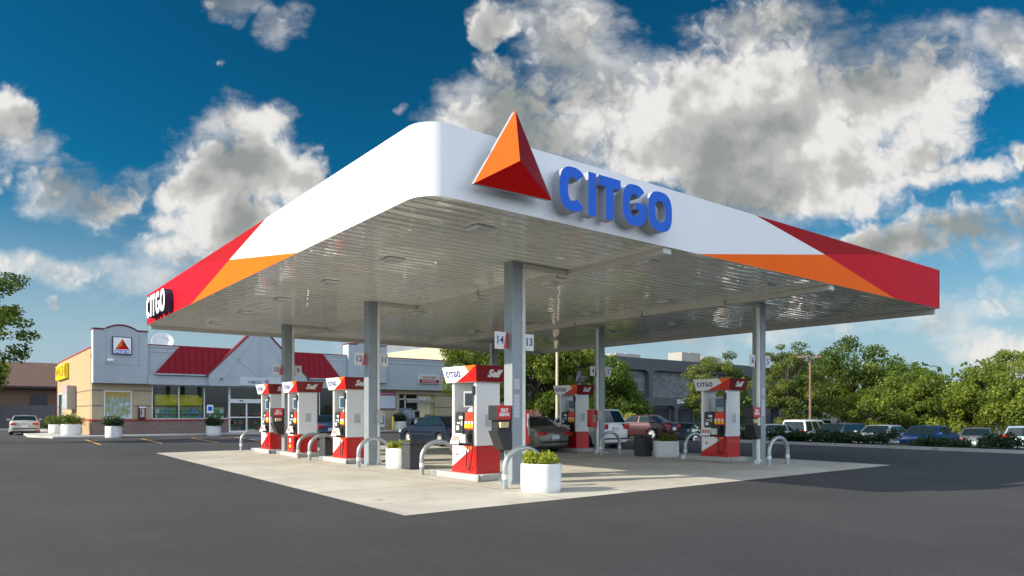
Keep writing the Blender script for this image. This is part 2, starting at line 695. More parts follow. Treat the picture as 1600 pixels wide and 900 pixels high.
def place(mb, geo, o, ux, uy, m=0, off=0.):
    o, ux, uy = Vector(o), Vector(ux).normalized(), Vector(uy).normalized()
    n = ux.cross(uy)
    mb.add([o + ux * x + uy * y + n * (z + off) for x, y, z in geo[0]], geo[1], m)
    return mb


def poly_geo(pts, depth):
    n = len(pts)
    vs = [(x, y, -depth / 2) for x, y in pts] + [(x, y, depth / 2) for x, y in pts]
    fs = [list(range(n))[::-1], list(range(n, 2 * n))] + [[i, (i + 1) % n, n + (i + 1) % n, n + i] for i in range(n)]
    return vs, fs


def sup(t, a, b, n=2.7):
    c, s = math.cos(t), math.sin(t)
    return (math.copysign(abs(c) ** (2 / n), c) * a, math.copysign(abs(s) ** (2 / n), s) * b)


def ring_geo(w, h, st, t0, t1, depth, closed=False, seg=40):
    out = [sup(t0 + (t1 - t0) * i / seg, w / 2, h / 2) for i in range(seg + (0 if closed else 1))]
    inn = [sup(t0 + (t1 - t0) * i / seg, w / 2 - st, h / 2 - st * .92, 2.4) for i in range(seg + (0 if closed else 1))]
    n = len(out)
    z = depth / 2
    vs = [(x, y, -z) for x, y in out] + [(x, y, -z) for x, y in inn] + [(x, y, z) for x, y in out] + [(x, y, z) for x, y in inn]
    fs = []
    for i in range(n if closed else n - 1):
        j = (i + 1) % n
        fs += [[i, j, n + j, n + i], [2 * n + i, 3 * n + i, 3 * n + j, 2 * n + j], [i, 2 * n + i, 2 * n + j, j], [n + i, n + j, 3 * n + j, 3 * n + i]]
    if not closed:
        fs += [[0, n, 3 * n, 2 * n], [n - 1, 3 * n - 1, 4 * n - 1, 2 * n - 1][:1] + [2 * n - 1, 4 * n - 1, 3 * n - 1]]
        fs[-1] = [n - 1, 3 * n - 1, 4 * n - 1, 2 * n - 1]
    return vs, fs


def shift_geo(g, dx):
    return [(x + dx, y, z) for x, y, z in g[0]], g[1]


def join_geo(*gs):
    vs, fs = [], []
    for g in gs:
        k = len(vs)
        vs += g[0]
        fs += [[i + k for i in f] for f in g[1]]
    return vs, fs


def sign_letters(h, st, depth, gap):
    """heavy rounded capitals C I T G O: (advance centre, geometry) per letter, height h"""
    wc, wt, wg, wo = .80 * h, .74 * h, .84 * h, .90 * h
    L = []
    x = 0
    L.append((x + wc / 2, ring_geo(wc, h, st, R(42), R(318), depth))); x += wc + gap
    L.append((x + st / 2, poly_geo([(-st / 2, -h / 2), (st / 2, -h / 2), (st / 2, h / 2), (-st / 2, h / 2)], depth))); x += st + gap
    q = st / 2
    L.append((x + wt / 2, poly_geo([(-q, -h / 2), (q, -h / 2), (q, h / 2 - st * .95), (wt / 2, h / 2 - st * .95), (wt / 2, h / 2), (-wt / 2, h / 2), (-wt / 2, h / 2 - st * .95), (-q, h / 2 - st * .95)], depth))); x += wt + gap
    r_ = wg / 2
    g = join_geo(ring_geo(wg, h, st, R(40), R(322), depth),
                 poly_geo([(wg * .03, -h * .10), (r_ - st, -h * .10), (r_ - st, -h * .34), (r_ - .004, -h * .34), (r_ - .004, h * .07), (wg * .03, h * .07)], depth + .006))
    L.append((x + wg / 2, g)); x += wg + gap
    L.append((x + wo / 2, ring_geo(wo, h, st, 0, 2 * PI, depth, True))); x += wo
    return [(a - x / 2, g) for a, g in L], x

# ------------------------------------------------------------------ common paints
white_paint = M('white_paint', (.80, .80, .79), .35, var=.03, coat=.2)
fascia_white = M('fascia_white', (.82, .82, .82), .5, var=.02, scale=.8, spec=.25)
fascia_red = M('fascia_red', S(204, 6, 30), .55, var=.04, scale=.8, spec=.12)
fascia_dark_red = M('fascia_dark_red', S(160, 2, 12), .55, var=.04, scale=.8, spec=.12)
fascia_orange = M('fascia_orange', S(250, 104, 0), .55, var=.04, scale=.8, spec=.12)
emblem_red = M('emblem_red', S(206, 8, 10), .45, var=.04, spec=.25)
emblem_dark = M('emblem_dark_red', S(132, 2, 4), .45, var=.04, spec=.25)
emblem_orange = M('emblem_orange', S(226, 96, 4), .45, var=.04, spec=.25)
silver = M('silver_trim', (.62, .64, .66), .4, .3, var=.04)
letter_side = M('letter_side', (.33, .35, .39), .5, var=.05, spec=.3)
letter_blue = M('letter_blue', S(0, 94, 206), .45, var=.04, spec=.25)
navy = M('navy_trim', S(20, 32, 66), .4)
steel = M('grey_steel', S(142, 150, 154), .42, .25, var=.07, scale=3, rvar=.08)
galv = M('galvanised', S(168, 174, 176), .38, .65, var=.12, scale=6, rvar=.12)
bright_steel = M('bright_steel', S(200, 205, 206), .28, .8, var=.1, scale=5)
black_plastic = M('black_plastic', (.018, .019, .02), .42, var=.2, scale=8)
dark_bin = M('charcoal_plastic', (.035, .037, .04), .6, var=.25, scale=6, bump=.2, bscale=90)
pump_red = M('pump_red', S(192, 16, 12), .32, var=.08, scale=4, coat=.3)
pump_dark_red = M('pump_dark_red', S(128, 8, 18), .32, var=.06, scale=4, coat=.3)
pump_orange = M('pump_orange', S(240, 108, 20), .4)
grade_red = M('grade_red', S(232, 58, 20), .4)
grade_yellow = M('grade_yellow', S(246, 190, 40), .4)
txt_blue = M('print_blue', S(24, 52, 130), .4)
txt_white = M('print_white', (.8, .8, .8), .4)
txt_dark = M('print_dark', (.03, .035, .05), .4)
txt_red = M('print_red', S(200, 30, 40), .4)
rubber = M('rubber', (.012, .012, .013), .6)
sign_grey = M('sign_grey', (.45, .46, .46), .5)
concrete = concrete_mat('concrete_pad', (.40, .375, .315, 1), (.51, .485, .42, 1))
concrete_b = concrete_mat('concrete_kerb', (.36, .35, .33, 1), (.46, .45, .42, 1), joint=False)
asphalt = asphalt_mat()
yellow_line = M('road_paint', S(205, 150, 60), .8, var=.35, scale=9)
blue_line = M('bay_paint', S(150, 175, 190), .8, var=.3, scale=9)


# ------------------------------------------------------------------ ground
def ss(a, b, x):
    t = min(1, max(0, (x - a) / (b - a)))
    return t * t * (3 - 2 * t)


def zg(x, y=0):
    return -.5 * ss(31.6, 36.5, x) - .25 * ss(36.5, 48, x)


gx = [-3500, -400, -100, -40, -15, 0, 10, 20, 28, 31.6] + [31.6 + .5 * i for i in range(1, 11)] + [38, 40, 42, 44, 46, 48, 60, 120, 500, 3500]
gy = [-3500, -400, -100, -40, -15, 0, 10, 20, 30, 40, 50, 70, 120, 500, 3500]
b = MB()
b.v = [(x, y, zg(x)) for y in gy for x in gx]
nx = len(gx)
b.f = [[j * nx + i, j * nx + i + 1, (j + 1) * nx + i + 1, (j + 1) * nx + i] for j in range(len(gy) - 1) for i in range(nx - 1)]
b.m = [0] * len(b.f)
ground = struct(b.build('ground', asphalt, smooth=True), label='dark grey asphalt forecourt and car park')
b = MB()
b.add([(5.29, 9.27, .005), (21.6, 9.1, .005), (22.2, 29.3, .005), (5.89, 29.37, .005)], [(0, 1, 2, 3)])
struct(b.build('concrete_pad', concrete), label='pale concrete pad under the canopy')
b = MB()
for (x0, y0, x1, y1) in [(5.6, 45.8, 5.3, 38.4), (8.41, 45.7, 7.95, 38.2), (11.05, 45.2, 10.4, 37.4), (13.6, 45.0, 12.6, 37.0), (17.2, 45.4, 16.4, 38.0)]:
    b.add([(x0 - .06, y0, .005), (x0 + .06, y0, .005), (x1 + .06, y1, .005), (x1 - .06, y1, .005)], [(0, 1, 2, 3)])
struct(b.build('parking_lines', yellow_line), label='faded yellow parking bay lines')
b = MB()
b.add([(13.1, 40.4, .005), (15.2, 40.4, .005), (15.2, 41.6, .005), (13.1, 41.6, .005)], [(0, 1, 2, 3)])
struct(b.build('bay_marking', blue_line), label='worn pale blue bay marking on the asphalt')

# store walk, side walk
b = MB()
b.prism([(4.3, 48.9), (34.5, 48.9), (34.5, 50.9), (6.9, 50.9), (6.9, 72), (3.7, 72), (3.3, 52.2)], 0, .13)
struct(b.build('sidewalk', concrete_b, bevel=.03), label='raised concrete sidewalk around the store')
# kerb of the planted strip to the right, with a turned end
b = MB()
kp = [(31.3, -60), (31.3, -20), (31.3, 8), (31.45, 14), (31.75, 20), (32.0, 23.2), (32.5, 24.3), (33.4, 24.8), (34.6, 24.6)]
for i in range(len(kp) - 1):
    (xa, ya), (xb, yb) = kp[i], kp[i + 1]
    d = Vector((xb - xa, yb - ya)).normalized()
    n = Vector((d.y, -d.x)) * .17
    b.prism([(xa, ya), (xb, yb), (xb + n.x, yb + n.y), (xa + n.x, ya + n.y)], -.1, .13)
struct(b.build('kerb', concrete_b), label='concrete kerb along the planted strip')
b = MB()
b.prism([(31.5, -60), (31.5, 8), (31.62, 14), (31.92, 20), (32.2, 23.1), (32.7, 24.1), (33.5, 24.5), (34.6, 24.4), (34.4, 10), (34.4, -60)], -.4, .09)
soil = M('soil', (.035, .028, .018), .95, var=.4, scale=4, bump=.6, bscale=15)
struct(b.build('planting_strip', soil), label='dark soil strip behind the kerb')

# ------------------------------------------------------------------ canopy
CX0, CX1, CY0, CY1 = 5.46, 24.80, 8.98, 28.67


def bil(x, y, n, r, l, f):
    s, t = (x - CX0) / (CX1 - CX0), (y - CY0) / (CY1 - CY0)
    return (1 - t) * ((1 - s) * n + s * r) + t * ((1 - s) * l + s * f)


def zso(x, y):
    return bil(x, y, 4.88, 4.92, 4.81, 4.85)


def zto(x, y):
    return bil(x, y, 6.02, 6.16, 5.91, 6.05)


canopy = thing('canopy', 'large white petrol station canopy with red and orange ends on six grey columns', 'canopy', (CX0, CY0, 0))
CO = Vector((CX0, CY0, 0))


def cl(mb):
    """world to canopy-local"""
    mb.v = [(x - CX0, y - CY0, z) for x, y, z in mb.v]
    return mb


RC = .5


def edge_x0(y):
    if y >= CY0 + RC:
        return CX0
    return CX0 + RC - math.sqrt(max(0, RC * RC - (y - CY0 - RC) ** 2))


# ribbed soffit, ribs along X
soff = bpy.data.materials.new('soffit_panel')
soff.use_nodes = True
_t = soff.node_tree
_b = _t.nodes['Principled BSDF']
_tc = nd(_t, 'ShaderNodeTexCoord')
_n = noise(_t, _tc.outputs['Object'], .5, 4, .6)
put(_t, _b.inputs['Base Color'], mixc(_t, _n.outputs['Fac'], (.76, .775, .70, 1), (.85, .865, .79, 1)))
_b.inputs['Roughness'].default_value = .22
_b.inputs['Specular IOR Level'].default_value = .8
_b.inputs['Coat Weight'].default_value = 1.0
_b.inputs['Coat Roughness'].default_value = .035
_b.inputs['Coat IOR'].default_value = 1.7
_w = noise(_t, vm(_t, 'MULTIPLY', _tc.outputs['Object'], (.35, 2.2, 1)), 1.0, 2, .5)
_bp = nd(_t, 'ShaderNodeBump')
_bp.inputs['Strength'].default_value = .35
_bp.inputs['Distance'].default_value = .03
put(_t, _bp.inputs['Height'], _w.outputs['Fac'])
put(_t, _b.inputs['Normal'], _bp.outputs[0])
put(_t, _b.inputs['Coat Normal'], _bp.outputs[0])
b = MB()
prof = [(0, 0), (.10, -.004), (.205, 0), (.222, .018), (.248, .018), (.265, 0)]
rows = []
y = CY0 + .012
while y < CY1 - .02:
    for dy, dz in prof:
        yy = y + dy
        if yy < CY1 - .01:
            rows.append((yy, dz))
    y += .2667
NXS = 9
for yy, dz in rows:
    x0 = edge_x0(yy) + .012
    for i in range(NXS):
        x = x0 + (CX1 - .02 - x0) * i / (NXS - 1)
        b.v.append((x, yy, zso(x, yy) + dz))
for j in range(len(rows) - 1):
    for i in range(NXS - 1):
        k = j * NXS + i
        b.f.append([k, k + NXS, k + NXS + 1, k + 1])
        b.m.append(0)
cl(b).build('soffit', soff, canopy, fix=False)
# roof deck
b = MB()
arc = [(CX0 + RC + RC * math.cos(t), CY0 + RC + RC * math.sin(t)) for t in [PI + PI / 2 * i / 8 for i in range(9)]]
outl = [(x + .02, y + .02) for x, y in arc] + [(CX1 - .03, CY0 + .02), (CX1 - .03, CY1 - .03), (CX0 + .02, CY1 - .03)]
b.prism(outl, 5.55, 5.62)
cl(b).build('roof_deck', M('roof_membrane', (.5, .5, .49), .8), canopy)


def fascia(name, fn, polys, mats, outline, label=None, depth=.05):
    """polys: lists of (s,t) + material; fn(s,t,off) -> world point"""
    mb = MB()
    for pts, mi in polys:
        mb.add([fn(s, t, 0) for s, t in pts], [list(range(len(pts)))], mi)
    back = [fn(s, t, depth) for s, t in outline]
    front = [fn(s, t, 0) for s, t in outline]
    n = len(outline)
    mb.add(back, [list(range(n))[::-1]], 0)
    for i in range(n):
        mb.add([front[i], front[(i + 1) % n], back[(i + 1) % n], back[i]], [[0, 1, 2, 3]], 0)
    o = cl(mb).build(name, mats, canopy, fix=False)
    if label:
        o['label'] = label
    return o


def fr(s, t, off):
    return (s, CY0 + off, zso(s, CY0) * (1 - t) + zto(s, CY0) * t)


def fl(s, t, off):
    return (CX0 + off, s, zso(CX0, s) * (1 - t) + zto(CX0, s) * t)


FM = [fascia_white, fascia_red, fascia_dark_red, fascia_orange]
Q = (17.43, .60)
x0 = CX0 + RC
fascia('fascia_panel', fr, [
    ([(x0, 0), (12.14, 0), Q, (14.25, 1), (x0, 1)], 0),
    ([(12.14, 0), (21.51, 0), Q], 3),
    ([(14.25, 1), Q, (20.93, 1)], 2),
    ([Q, (21.51, 0), (CX1, 0), (CX1, 1), (20.93, 1)], 1)], FM, [(x0, 0), (CX1, 0), (CX1, 1), (x0, 1)],
    'white front fascia with orange and red triangles at its right end')
Q = (18.59, .59)
y0 = CY0 + RC
fascia('fascia_panel', fl, [
    ([(y0, 0), (y0, 1), (15.84, 1), Q, (13.97, 0)], 0),
    ([(13.97, 0), Q, (22.34, 0)], 3),
    ([(15.84, 1), (21.99, 1), Q], 2),
    ([Q, (21.99, 1), (CY1, 1), (CY1, 0), (22.34, 0)], 1)], FM, [(y0, 0), (y0, 1), (CY1, 1), (CY1, 0)],
    'sunlit side fascia with orange and red triangles at its far end')
fascia('fascia_panel', lambda s, t, off: (CX1 - off, s, zso(CX1, s) * (1 - t) + zto(CX1, s) * t),
       [([(CY0, 0), (CY1, 0), (CY1, 1), (CY0, 1)], 1)], FM, [(CY0, 0), (CY1, 0), (CY1, 1), (CY0, 1)], 'plain red fascia on the far right side')
fascia('fascia_panel', lambda s, t, off: (s, CY1 - off, zso(s, CY1) * (1 - t) + zto(s, CY1) * t),
       [([(CX0, 0), (CX0, 1), (CX1, 1), (CX1, 0)], 1)], FM, [(CX0, 0), (CX0, 1), (CX1, 1), (CX1, 0)], 'plain red fascia on the rear side')
b = MB()
na = 12
for i in range(na + 1):
    t = PI + PI / 2 * i / na
    for r in (RC, RC - .05):
        x, y = CX0 + RC + r * math.cos(t), CY0 + RC + r * math.sin(t)
        b.v += [(x, y, zso(x, y)), (x, y, zto(x, y))]
for i in range(na):
    k = i * 4
    b.f += [[k, k + 4, k + 5, k + 1], [k + 2, k + 3, k + 7, k + 6], [k, k + 2, k + 6, k + 4], [k + 1, k + 5, k + 7, k + 3]]
b.m = [0] * len(b.f)
cl(b).build('corner_panel', fascia_white, canopy, smooth=True)
# drip trims: thin lip under the two near fascias, deep pale gutter edge along the two far sides
trim = M('soffit_trim', (.56, .55, .50), .35, var=.06)
b = MB()
b.bx(CX1 - .16, CX1 - .055, CY0 + .1, CY1 - .1, 4.74, 4.90)
b.bx(CX0 + .1, CX1 - .2, CY1 - .16, CY1 - .055, 4.66, 4.85)
build_each(cl(b), 'edge_trim', trim, canopy)
# gutter beams along Y with strap joints
for gxx in (11.2, 17.9):
    b = MB()
    b.bx(gxx - .13, gxx + .13, CY0 + .055, CY1 - .1, 4.765, 4.90)
    g = cl(b).build('gutter_beam', trim, canopy, bevel=.015)
    b = MB()
    for yy in (12.2, 15.4, 18.6, 21.9, 25.3):
        b.bx(gxx - .145, gxx + .145, yy - .03, yy + .03, 4.752, 4.90)
    build_each(cl(b), 'strap', steel, g)
# light fixtures
lens = M('lamp_lens', (.55, .56, .54), .25, var=.1)
first = None
for lx in (7.3, 11.85, 16.45, 20.9):
    for ly in (10.1, 13.3, 16.5, 19.8, 23.1, 26.4):
        z = zso(lx, ly) - .012
        if first is None:
            b = MB()
            b.box((0, 0, -.022), (.36, .36, .044), 0, top=(.44, .44))
            first = b.build('light_fixture', silver, canopy, bevel=.012)
            b = MB()
            b.box((0, 0, -.050), (.28, .28, .014))
            b.build('lens', lens, first)
            o = first
        else:
            o = dup(first, parent=canopy)
        o.location = (lx - CX0, ly - CY0, z)
# columns
COLS = [(9.57, 12.0), (9.57, 18.8), (9.57, 25.57), (19.25, 12.0), (19.25, 18.8), (19.25, 25.57)]
for i, (cx, cy) in enumerate(COLS):
    zt = zso(cx, cy) + .01
    b = MB()
    b.bx(cx - .14, cx + .14, cy - .15, cy + .15, .004, zt)
    col = cl(b).build('column', steel, canopy, bevel=.022)
    b = MB()
    b.bx(cx - .25, cx + .25, cy - .25, cy + .25, .006, .035)
    for dx in (-.2, .2):
        for dy in (-.2, .2):
            b.cyl((cx + dx, cy + dy, .03), (cx + dx, cy + dy, .09), .018, n=8)
    cl(b).build('base_plate', galv, col)
    gxx = 11.2 if cx < 15 else 17.9
    sg = 1 if gxx > cx else -1
    b = MB()
    px = cx + sg * .205
    b.sweep([(px, cy - .10, .02), (px, cy - .10, zt - .09)], .058, 12)
    b.box((px, cy - .10, .06), (.16, .16, .12))
    cl(b).build('drain_pipe', M('pipe_paint', S(222, 224, 218), .4, .0), col, smooth=True)
    b = MB()
    b.bx(px - .05 * sg, gxx - .135 * sg, cy - .17, cy - .05, zt - .15, zt - .03)
    cl(b).build('cross_duct', trim, col, bevel=.01)
    if i in (1, 4):
        b = MB()
        b.bx(px - .09, px + .09, cy - .23, cy - .155, 1.25, 1.62)
        b.bx(px - .11, px + .11, cy - .20, cy - .155, 1.4, 1.5)
        cl(b).build('electric_box', M('box_grey', S(178, 178, 170), .5), col, bevel=.012)
    # little notice stickers on the shaft
    if i not in (0, 3):
        continue
    b = MB()
    zs = 2.08 if i % 3 != 2 else 2.0
    b.bx(cx - .10, cx + .06, cy - .156, cy - .152, zs, zs + .22, 0)
    b.bx(cx - .10, cx + .06, cy - .156, cy - .152, zs - .62, zs - .12, 0)
    b.cyl((cx - .02, cy - .156, zs + .11), (cx - .02, cy - .159, zs + .11), .07, n=20, m=1)
    b.cyl((cx - .02, cy - .158, zs + .11), (cx - .02, cy - .161, zs + .11), .05, n=20, m=0)
    for k in range(5):
        b.bx(cx - .08, cx + .03, cy - .159, cy - .155, zs - .2 - k * .09, zs - .175 - k * .09, 1)
    cl(b).build('notice', [M('shaft_notice', (.50, .53, .55), .5), M('shaft_print', (.44, .40, .41), .5)], col)

# emblem: three-sided pyramid on a slab
b = MB()
A, Bq, Cq, D = (6.99, 8.70, 6.43), (6.17, 8.70, 5.08), (7.77, 8.70, 5.12), (6.80, 8.35, 5.47)
b.add([A, Bq, D], [[0, 1, 2]], 0)
b.add([Bq, Cq, D], [[0, 1, 2]], 1)
b.add([Cq, A, D], [[0, 1, 2]], 2)
em = cl(b).build('emblem', [emblem_orange, emblem_red, emblem_dark], canopy, fix=False)
em['label'] = 'orange and red three-sided pyramid emblem'
b = MB()
cen = ((A[0] + Bq[0] + Cq[0]) / 3, (A[2] + Bq[2] + Cq[2]) / 3)
tri = [(cen[0] + (p[0] - cen[0]) * .975, cen[1] + (p[2] - cen[1]) * .975) for p in (A, Bq, Cq)]
b.prism(tri, 8.703, 8.79, axis='y')
cl(b).build('backing_slab', letter_side, em)
b = MB()
b.bx(6.75, 7.2, 8.79, 8.979, 5.25, 5.85)
cl(b).build('bracket', steel, em)
# raised lettering, front and side


def two_tone(geo):
    """front faces material 0, rims and backs 1"""
    ms = []
    for f in geo[1]:
        zs_ = [geo[0][i][2] for i in f]
        ms.append(0 if min(zs_) > 0 else 1)
    return ms


L, wid = sign_letters(.76, .19, .19, .055)
for (cx, geo), ch in zip(L, 'CITGO'):
    k = 2.97 / wid
    X = 9.42 + cx * k
    b = MB()
    geo = ([(x * k, y, z) for x, y, z in geo[0]], geo[1])
    place(b, geo, (X, 8.78, 5.415 + (X - 9.42) * .012), (1, 0, .012), (0, 0, 1))
    b.m = two_tone(geo)
    cl(b).build('letter', [letter_blue, letter_side], canopy)['label'] = 'raised blue letter ' + ch
L, wid = sign_letters(.74, .19, .26, .05)
for (cx, geo), ch in zip(L, 'CITGO'):
    k = 2.78 / wid
    Y = 26.0 - cx * k
    b = MB()
    geo = ([(x * k, y, z) for x, y, z in geo[0]], geo[1])
    place(b, geo, (5.33, Y, 5.25), (0, -1, 0), (0, 0, 1))
    b.m = two_tone(geo)
    cl(b).build('letter', [txt_white, navy], canopy)['label'] = 'raised white letter ' + ch

# ------------------------------------------------------------------ pump islands, pumps
PUMPS = [  # centre x, y, label
    (9.60, 13.45, 'nearest red and white fuel pump, under the canopy corner beside planter with low shrub'),
    (9.60, 20.25, 'red and white fuel pump in the left row beside the column numbered 12'),
    (9.60, 24.10, 'red and white fuel pump in the left row standing in front of the third column'),
    (9.60, 26.92, 'red and white fuel pump half hidden behind its neighbour, nearest the sliding doors'),
    (19.30, 13.42, 'red and white fuel pump with blue screen standing before the round pine tree'),
    (19.30, 20.27, 'red and white fuel pump right of the grey car, before the white SUV')]
ILAB = ['low concrete island with steel corner under the nearest pump',
        'low concrete island under the pump left of the second column',
        'low concrete island under the pump before the third column',
        'low concrete island under the farthest left pump',
        'low concrete island under the farthest right pump',
        'low concrete island under the pump beside the grey car']


def make_island(label):
    t = thing('pump_island', label, 'kerb island', group='pump islands')
    b = MB()
    b.prism([(-.46, -.62), (-.34, -.74), (.34, -.74), (.46, -.62), (.46, 1.0), (.34, 1.12), (-.34, 1.12), (-.46, 1.0)], .004, .15)
    b.build('slab', concrete_b, t, bevel=.02)
    b = MB()
    for (x, y, a) in ((-.40, -.68, .785), (.40, -.68, -.785), (-.40, 1.06, -.785), (.40, 1.06, .785)):
        b.box((x, y, .078), (.03, .30, .14), rz=-a)
    build_each(b, 'corner_guard', bright_steel, t, bevel=.01)
    return t


isl0 = make_island(ILAB[0])
ISL = [isl0] + [dup(isl0, l) for l in ILAB[1:]]
for o, (x, y, _) in zip(ISL, PUMPS):
    o.location = (x, y, 0)

screen_m = M('screen', S(22, 34, 46), .12, var=.3, scale=4, spec=.8)
screen_blue = M('screen_blue', S(24, 74, 104), .12, var=.3, scale=4, spec=.8)


def make_pump(label):
    t = thing('fuel_pump', label, 'fuel pump', group='fuel pumps')
    b = MB()
    b.bx(-.345, .345, -.495, .495, 0, .64, 0)
    for sx in (-1, 1):
        def q(u, w, off=.349):   # u from viewer's left
            return (sx * off, (.5 - u) * .99 * (1 if sx < 0 else -1), w * .64)
        def poly(pts, m, off):
            vs = [q(u, w, off) for u, w in pts]
            b.add(vs, [list(range(len(vs)))], m)
        poly([(.03, .985), (.50, .985), (.74, .84), (.03, .22)], 1, .349)
        poly([(.54, .985), (.92, .985), (.76, .85)], 2, .349)
        poly([(.17, .62), (.27, .62), (.22, .76)], 0, .351)
    b.build('base_cabinet', [pump_red, white_paint, pump_orange], t, fix=False)
    b = MB()
    for s in (-1, 1):
        b.bx(-.35, .35, s * .40, s * .50, .643, 2.12)
    ends = build_each(b, 'end_panel', white_paint, t, bevel=.025)[0]
    for s in (-1, 1):
        b = MB()
        b.bx(-.10, .12, s * .501, s * .503, 1.08, 1.38, 0)
        for k in range(6):
            b.bx(-.085 if k % 2 else -.06, .10, s * .503, s * .505, 1.11 + k * .043, 1.13 + k * .043, 1)
        b.build('notice', [M('notice_grey', (.60, .62, .62), .5), M('faded_print', (.38, .40, .42), .5)], ends)
    b = MB()
    b.bx(-.30, .30, -.398, .398, .643, 1.43)
    b.build('housing', black_plastic, t, bevel=.02)
    # flared valance with graphics
    b = MB()
    zb, zt = 2.12, 2.49

    def side(sx, u, w, off=0.):
        x = sx * (.43 + (.50 - .43) * w + off)
        hy = .62 + (.70 - .62) * w
        return (x, (1 - 2 * u) * hy * (1 if sx < 0 else -1), zb + (zt - zb) * w)

    def endp(sy, u, w, off=0.):
        y = sy * (.62 + .08 * w + off)
        hx = .43 + .07 * w
        return ((2 * u - 1) * hx * (1 if sy < 0 else -1), y, zb + (zt - zb) * w)
    for sx in (-1, 1):
        K = (.78, .60)
        for pts, m in (([(0, 0), (.34, 0), K, (.68, 1), (0, 1)], 0), ([K, (1, 1), (.68, 1)], 1), ([(.34, 0), (1, 0), (1, 1), K], 2)):
            b.add([side(sx, u, w) for u, w in pts], [list(range(len(pts)))], m)
        b.add([endp(sx, u, w) for u, w in ((0, 0), (1, 0), (1, 1), (0, 1))], [[0, 1, 2, 3]], 3)
    b.add([(-.43, -.62, zb), (.43, -.62, zb), (.43, .62, zb), (-.43, .62, zb)], [[3, 2, 1, 0]], 0)
    b.add([(-.50, -.70, zt), (.50, -.70, zt), (.50, .70, zt), (-.50, .70, zt)], [[0, 1, 2, 3]], 0)
    val = b.build('valance', [white_paint, pump_orange, pump_red, pump_dark_red], t, fix=False)
    lets, wid_ = sign_letters(.14, .031, .008, .024)
    g = join_geo(*[shift_geo(q_, c_) for c_, q_ in lets])
    for sx in (-1, 1):
        b = MB()
        uy = Vector(side(sx, .3, 1)) - Vector(side(sx, .3, 0))
        place(b, g, side(sx, .30, .52, .004), (0, sx, 0), uy)
        b.build('lettering', txt_blue, val, fix=False)
    g = text_geo('Self', .235, .010, .28, .008, 1.05, 1.0)
    for sy in (-1, 1):
        b = MB()
        uy = Vector(endp(sy, .5, 1)) - Vector(endp(sy, .5, 0))
        place(b, g, endp(sy, .54, .50, .004), (-sy, 0, 0), uy)
        b.build('lettering', txt_white, val, fix=False)
    # customer faces
    for s in (-1, 1):
        def Y(y):
            return y * (1 if s < 0 else -1)

        def bx(b, x0, x1, y0, y1, z0, z1, m=0):
            b.bx(s * x0, s * x1, Y(y0), Y(y1), z0, z1, m)
        b = MB()
        mc = Vector((s * .21, Y(-.16), 1.72))
        mn = Vector((s * math.cos(.62), s * math.sin(.62), 0))
        b.box(mc, (.09, .42, .38), rz=.62)
        mon = b.build('monitor', M('monitor_grey', S(176, 180, 176), .4), t, bevel=.02)
        b = MB()
        b.box(mc + mn * .047, (.012, .34, .29), rz=.62)
        b.build('screen', screen_blue, mon)
        b = MB()
        bx(b, .12, .26, -.30, -.04, 1.43, 1.53)
        b.build('monitor_foot', sign_grey, mon)
        b = MB()
        bx(b, .302, .322, -.39, -.02, 1.02, 1.41)
        gp = b.build('grade_panel', grade_red, t, bevel=.006)
        for k in range(3):
            y = -.35 + k * .125
            b = MB()
            bx(b, .323, .333, y, y + .095, 1.05, 1.15, 0)
            bx(b, .323, .329, y + .01, y + .085, 1.15, 1.21, 1)
            b.build('grade_button', [grade_yellow, txt_white], gp)
        b = MB()
        bx(b, .302, .325, .06, .36, .94, 1.40, 0)
        bx(b, .326, .332, .08, .22, 1.26, 1.33, 1)
        bx(b, .326, .334, .08, .14, 1.10, 1.22, 2)
        bx(b, .326, .336, .22, .33, 1.0, 1.10, 1)
        bx(b, .326, .331, .17, .31, 1.14, 1.19, 2)
        b.build('card_reader', [M('reader_black', (.03, .032, .034), .35), txt_white, sign_grey], t)
        b = MB()
        b.add([(s * .33, Y(.47), .92), (s * .33, Y(.12), .92), (s * .43, Y(.12), .68), (s * .43, Y(.47), .68)], [[0, 1, 2, 3]], 0)
        b.add([(s * .31, Y(.47), .92), (s * .31, Y(.12), .92), (s * .40, Y(.12), .66), (s * .40, Y(.47), .66)], [[3, 2, 1, 0]], 0)
        for k in range(3):
            u0 = .43 - k * .10
            b.add([(s * .360, Y(u0), .86), (s * .360, Y(u0 - .08), .86), (s * .409, Y(u0 - .08), .745), (s * .409, Y(u0), .745)], [[0, 1, 2, 3]], 1)
        b.build('price_card', [txt_white, M('card_red', S(206, 120, 110), .5)], t, fix=False)
        b = MB()
        b.box((s * .36, Y(-.03), .80), (.09, .22, .2))
        b.build('receipt_box', M('receipt_white', (.62, .64, .60), .4), t, bevel=.015)
        b = MB()
        bx(b, .30, .33, -.38, -.16, .68, 1.0)
        hol = b.build('nozzle_holster', black_plastic, t)
        b = MB()
        b.sweep([(s * .37, Y(-.27), .72), (s * .40, Y(-.27), .80), (s * .41, Y(-.27), .92), (s * .36, Y(-.27), 1.0)], [.035, .045, .04, .02], 8)
        b.box((s * .40, Y(-.27), .86), (.12, .07, .1))
        b.build('nozzle', rubber, hol, smooth=True)
        b = MB()
        p = [(.37, -.43, 1.98), (.385, -.44, 1.6), (.39, -.44, 1.0), (.40, -.40, .45), (.41, -.33, .14), (.41, -.25, .10), (.41, -.19, .2), (.40, -.19, .5), (.38, -.25, .72)]
        pts = []
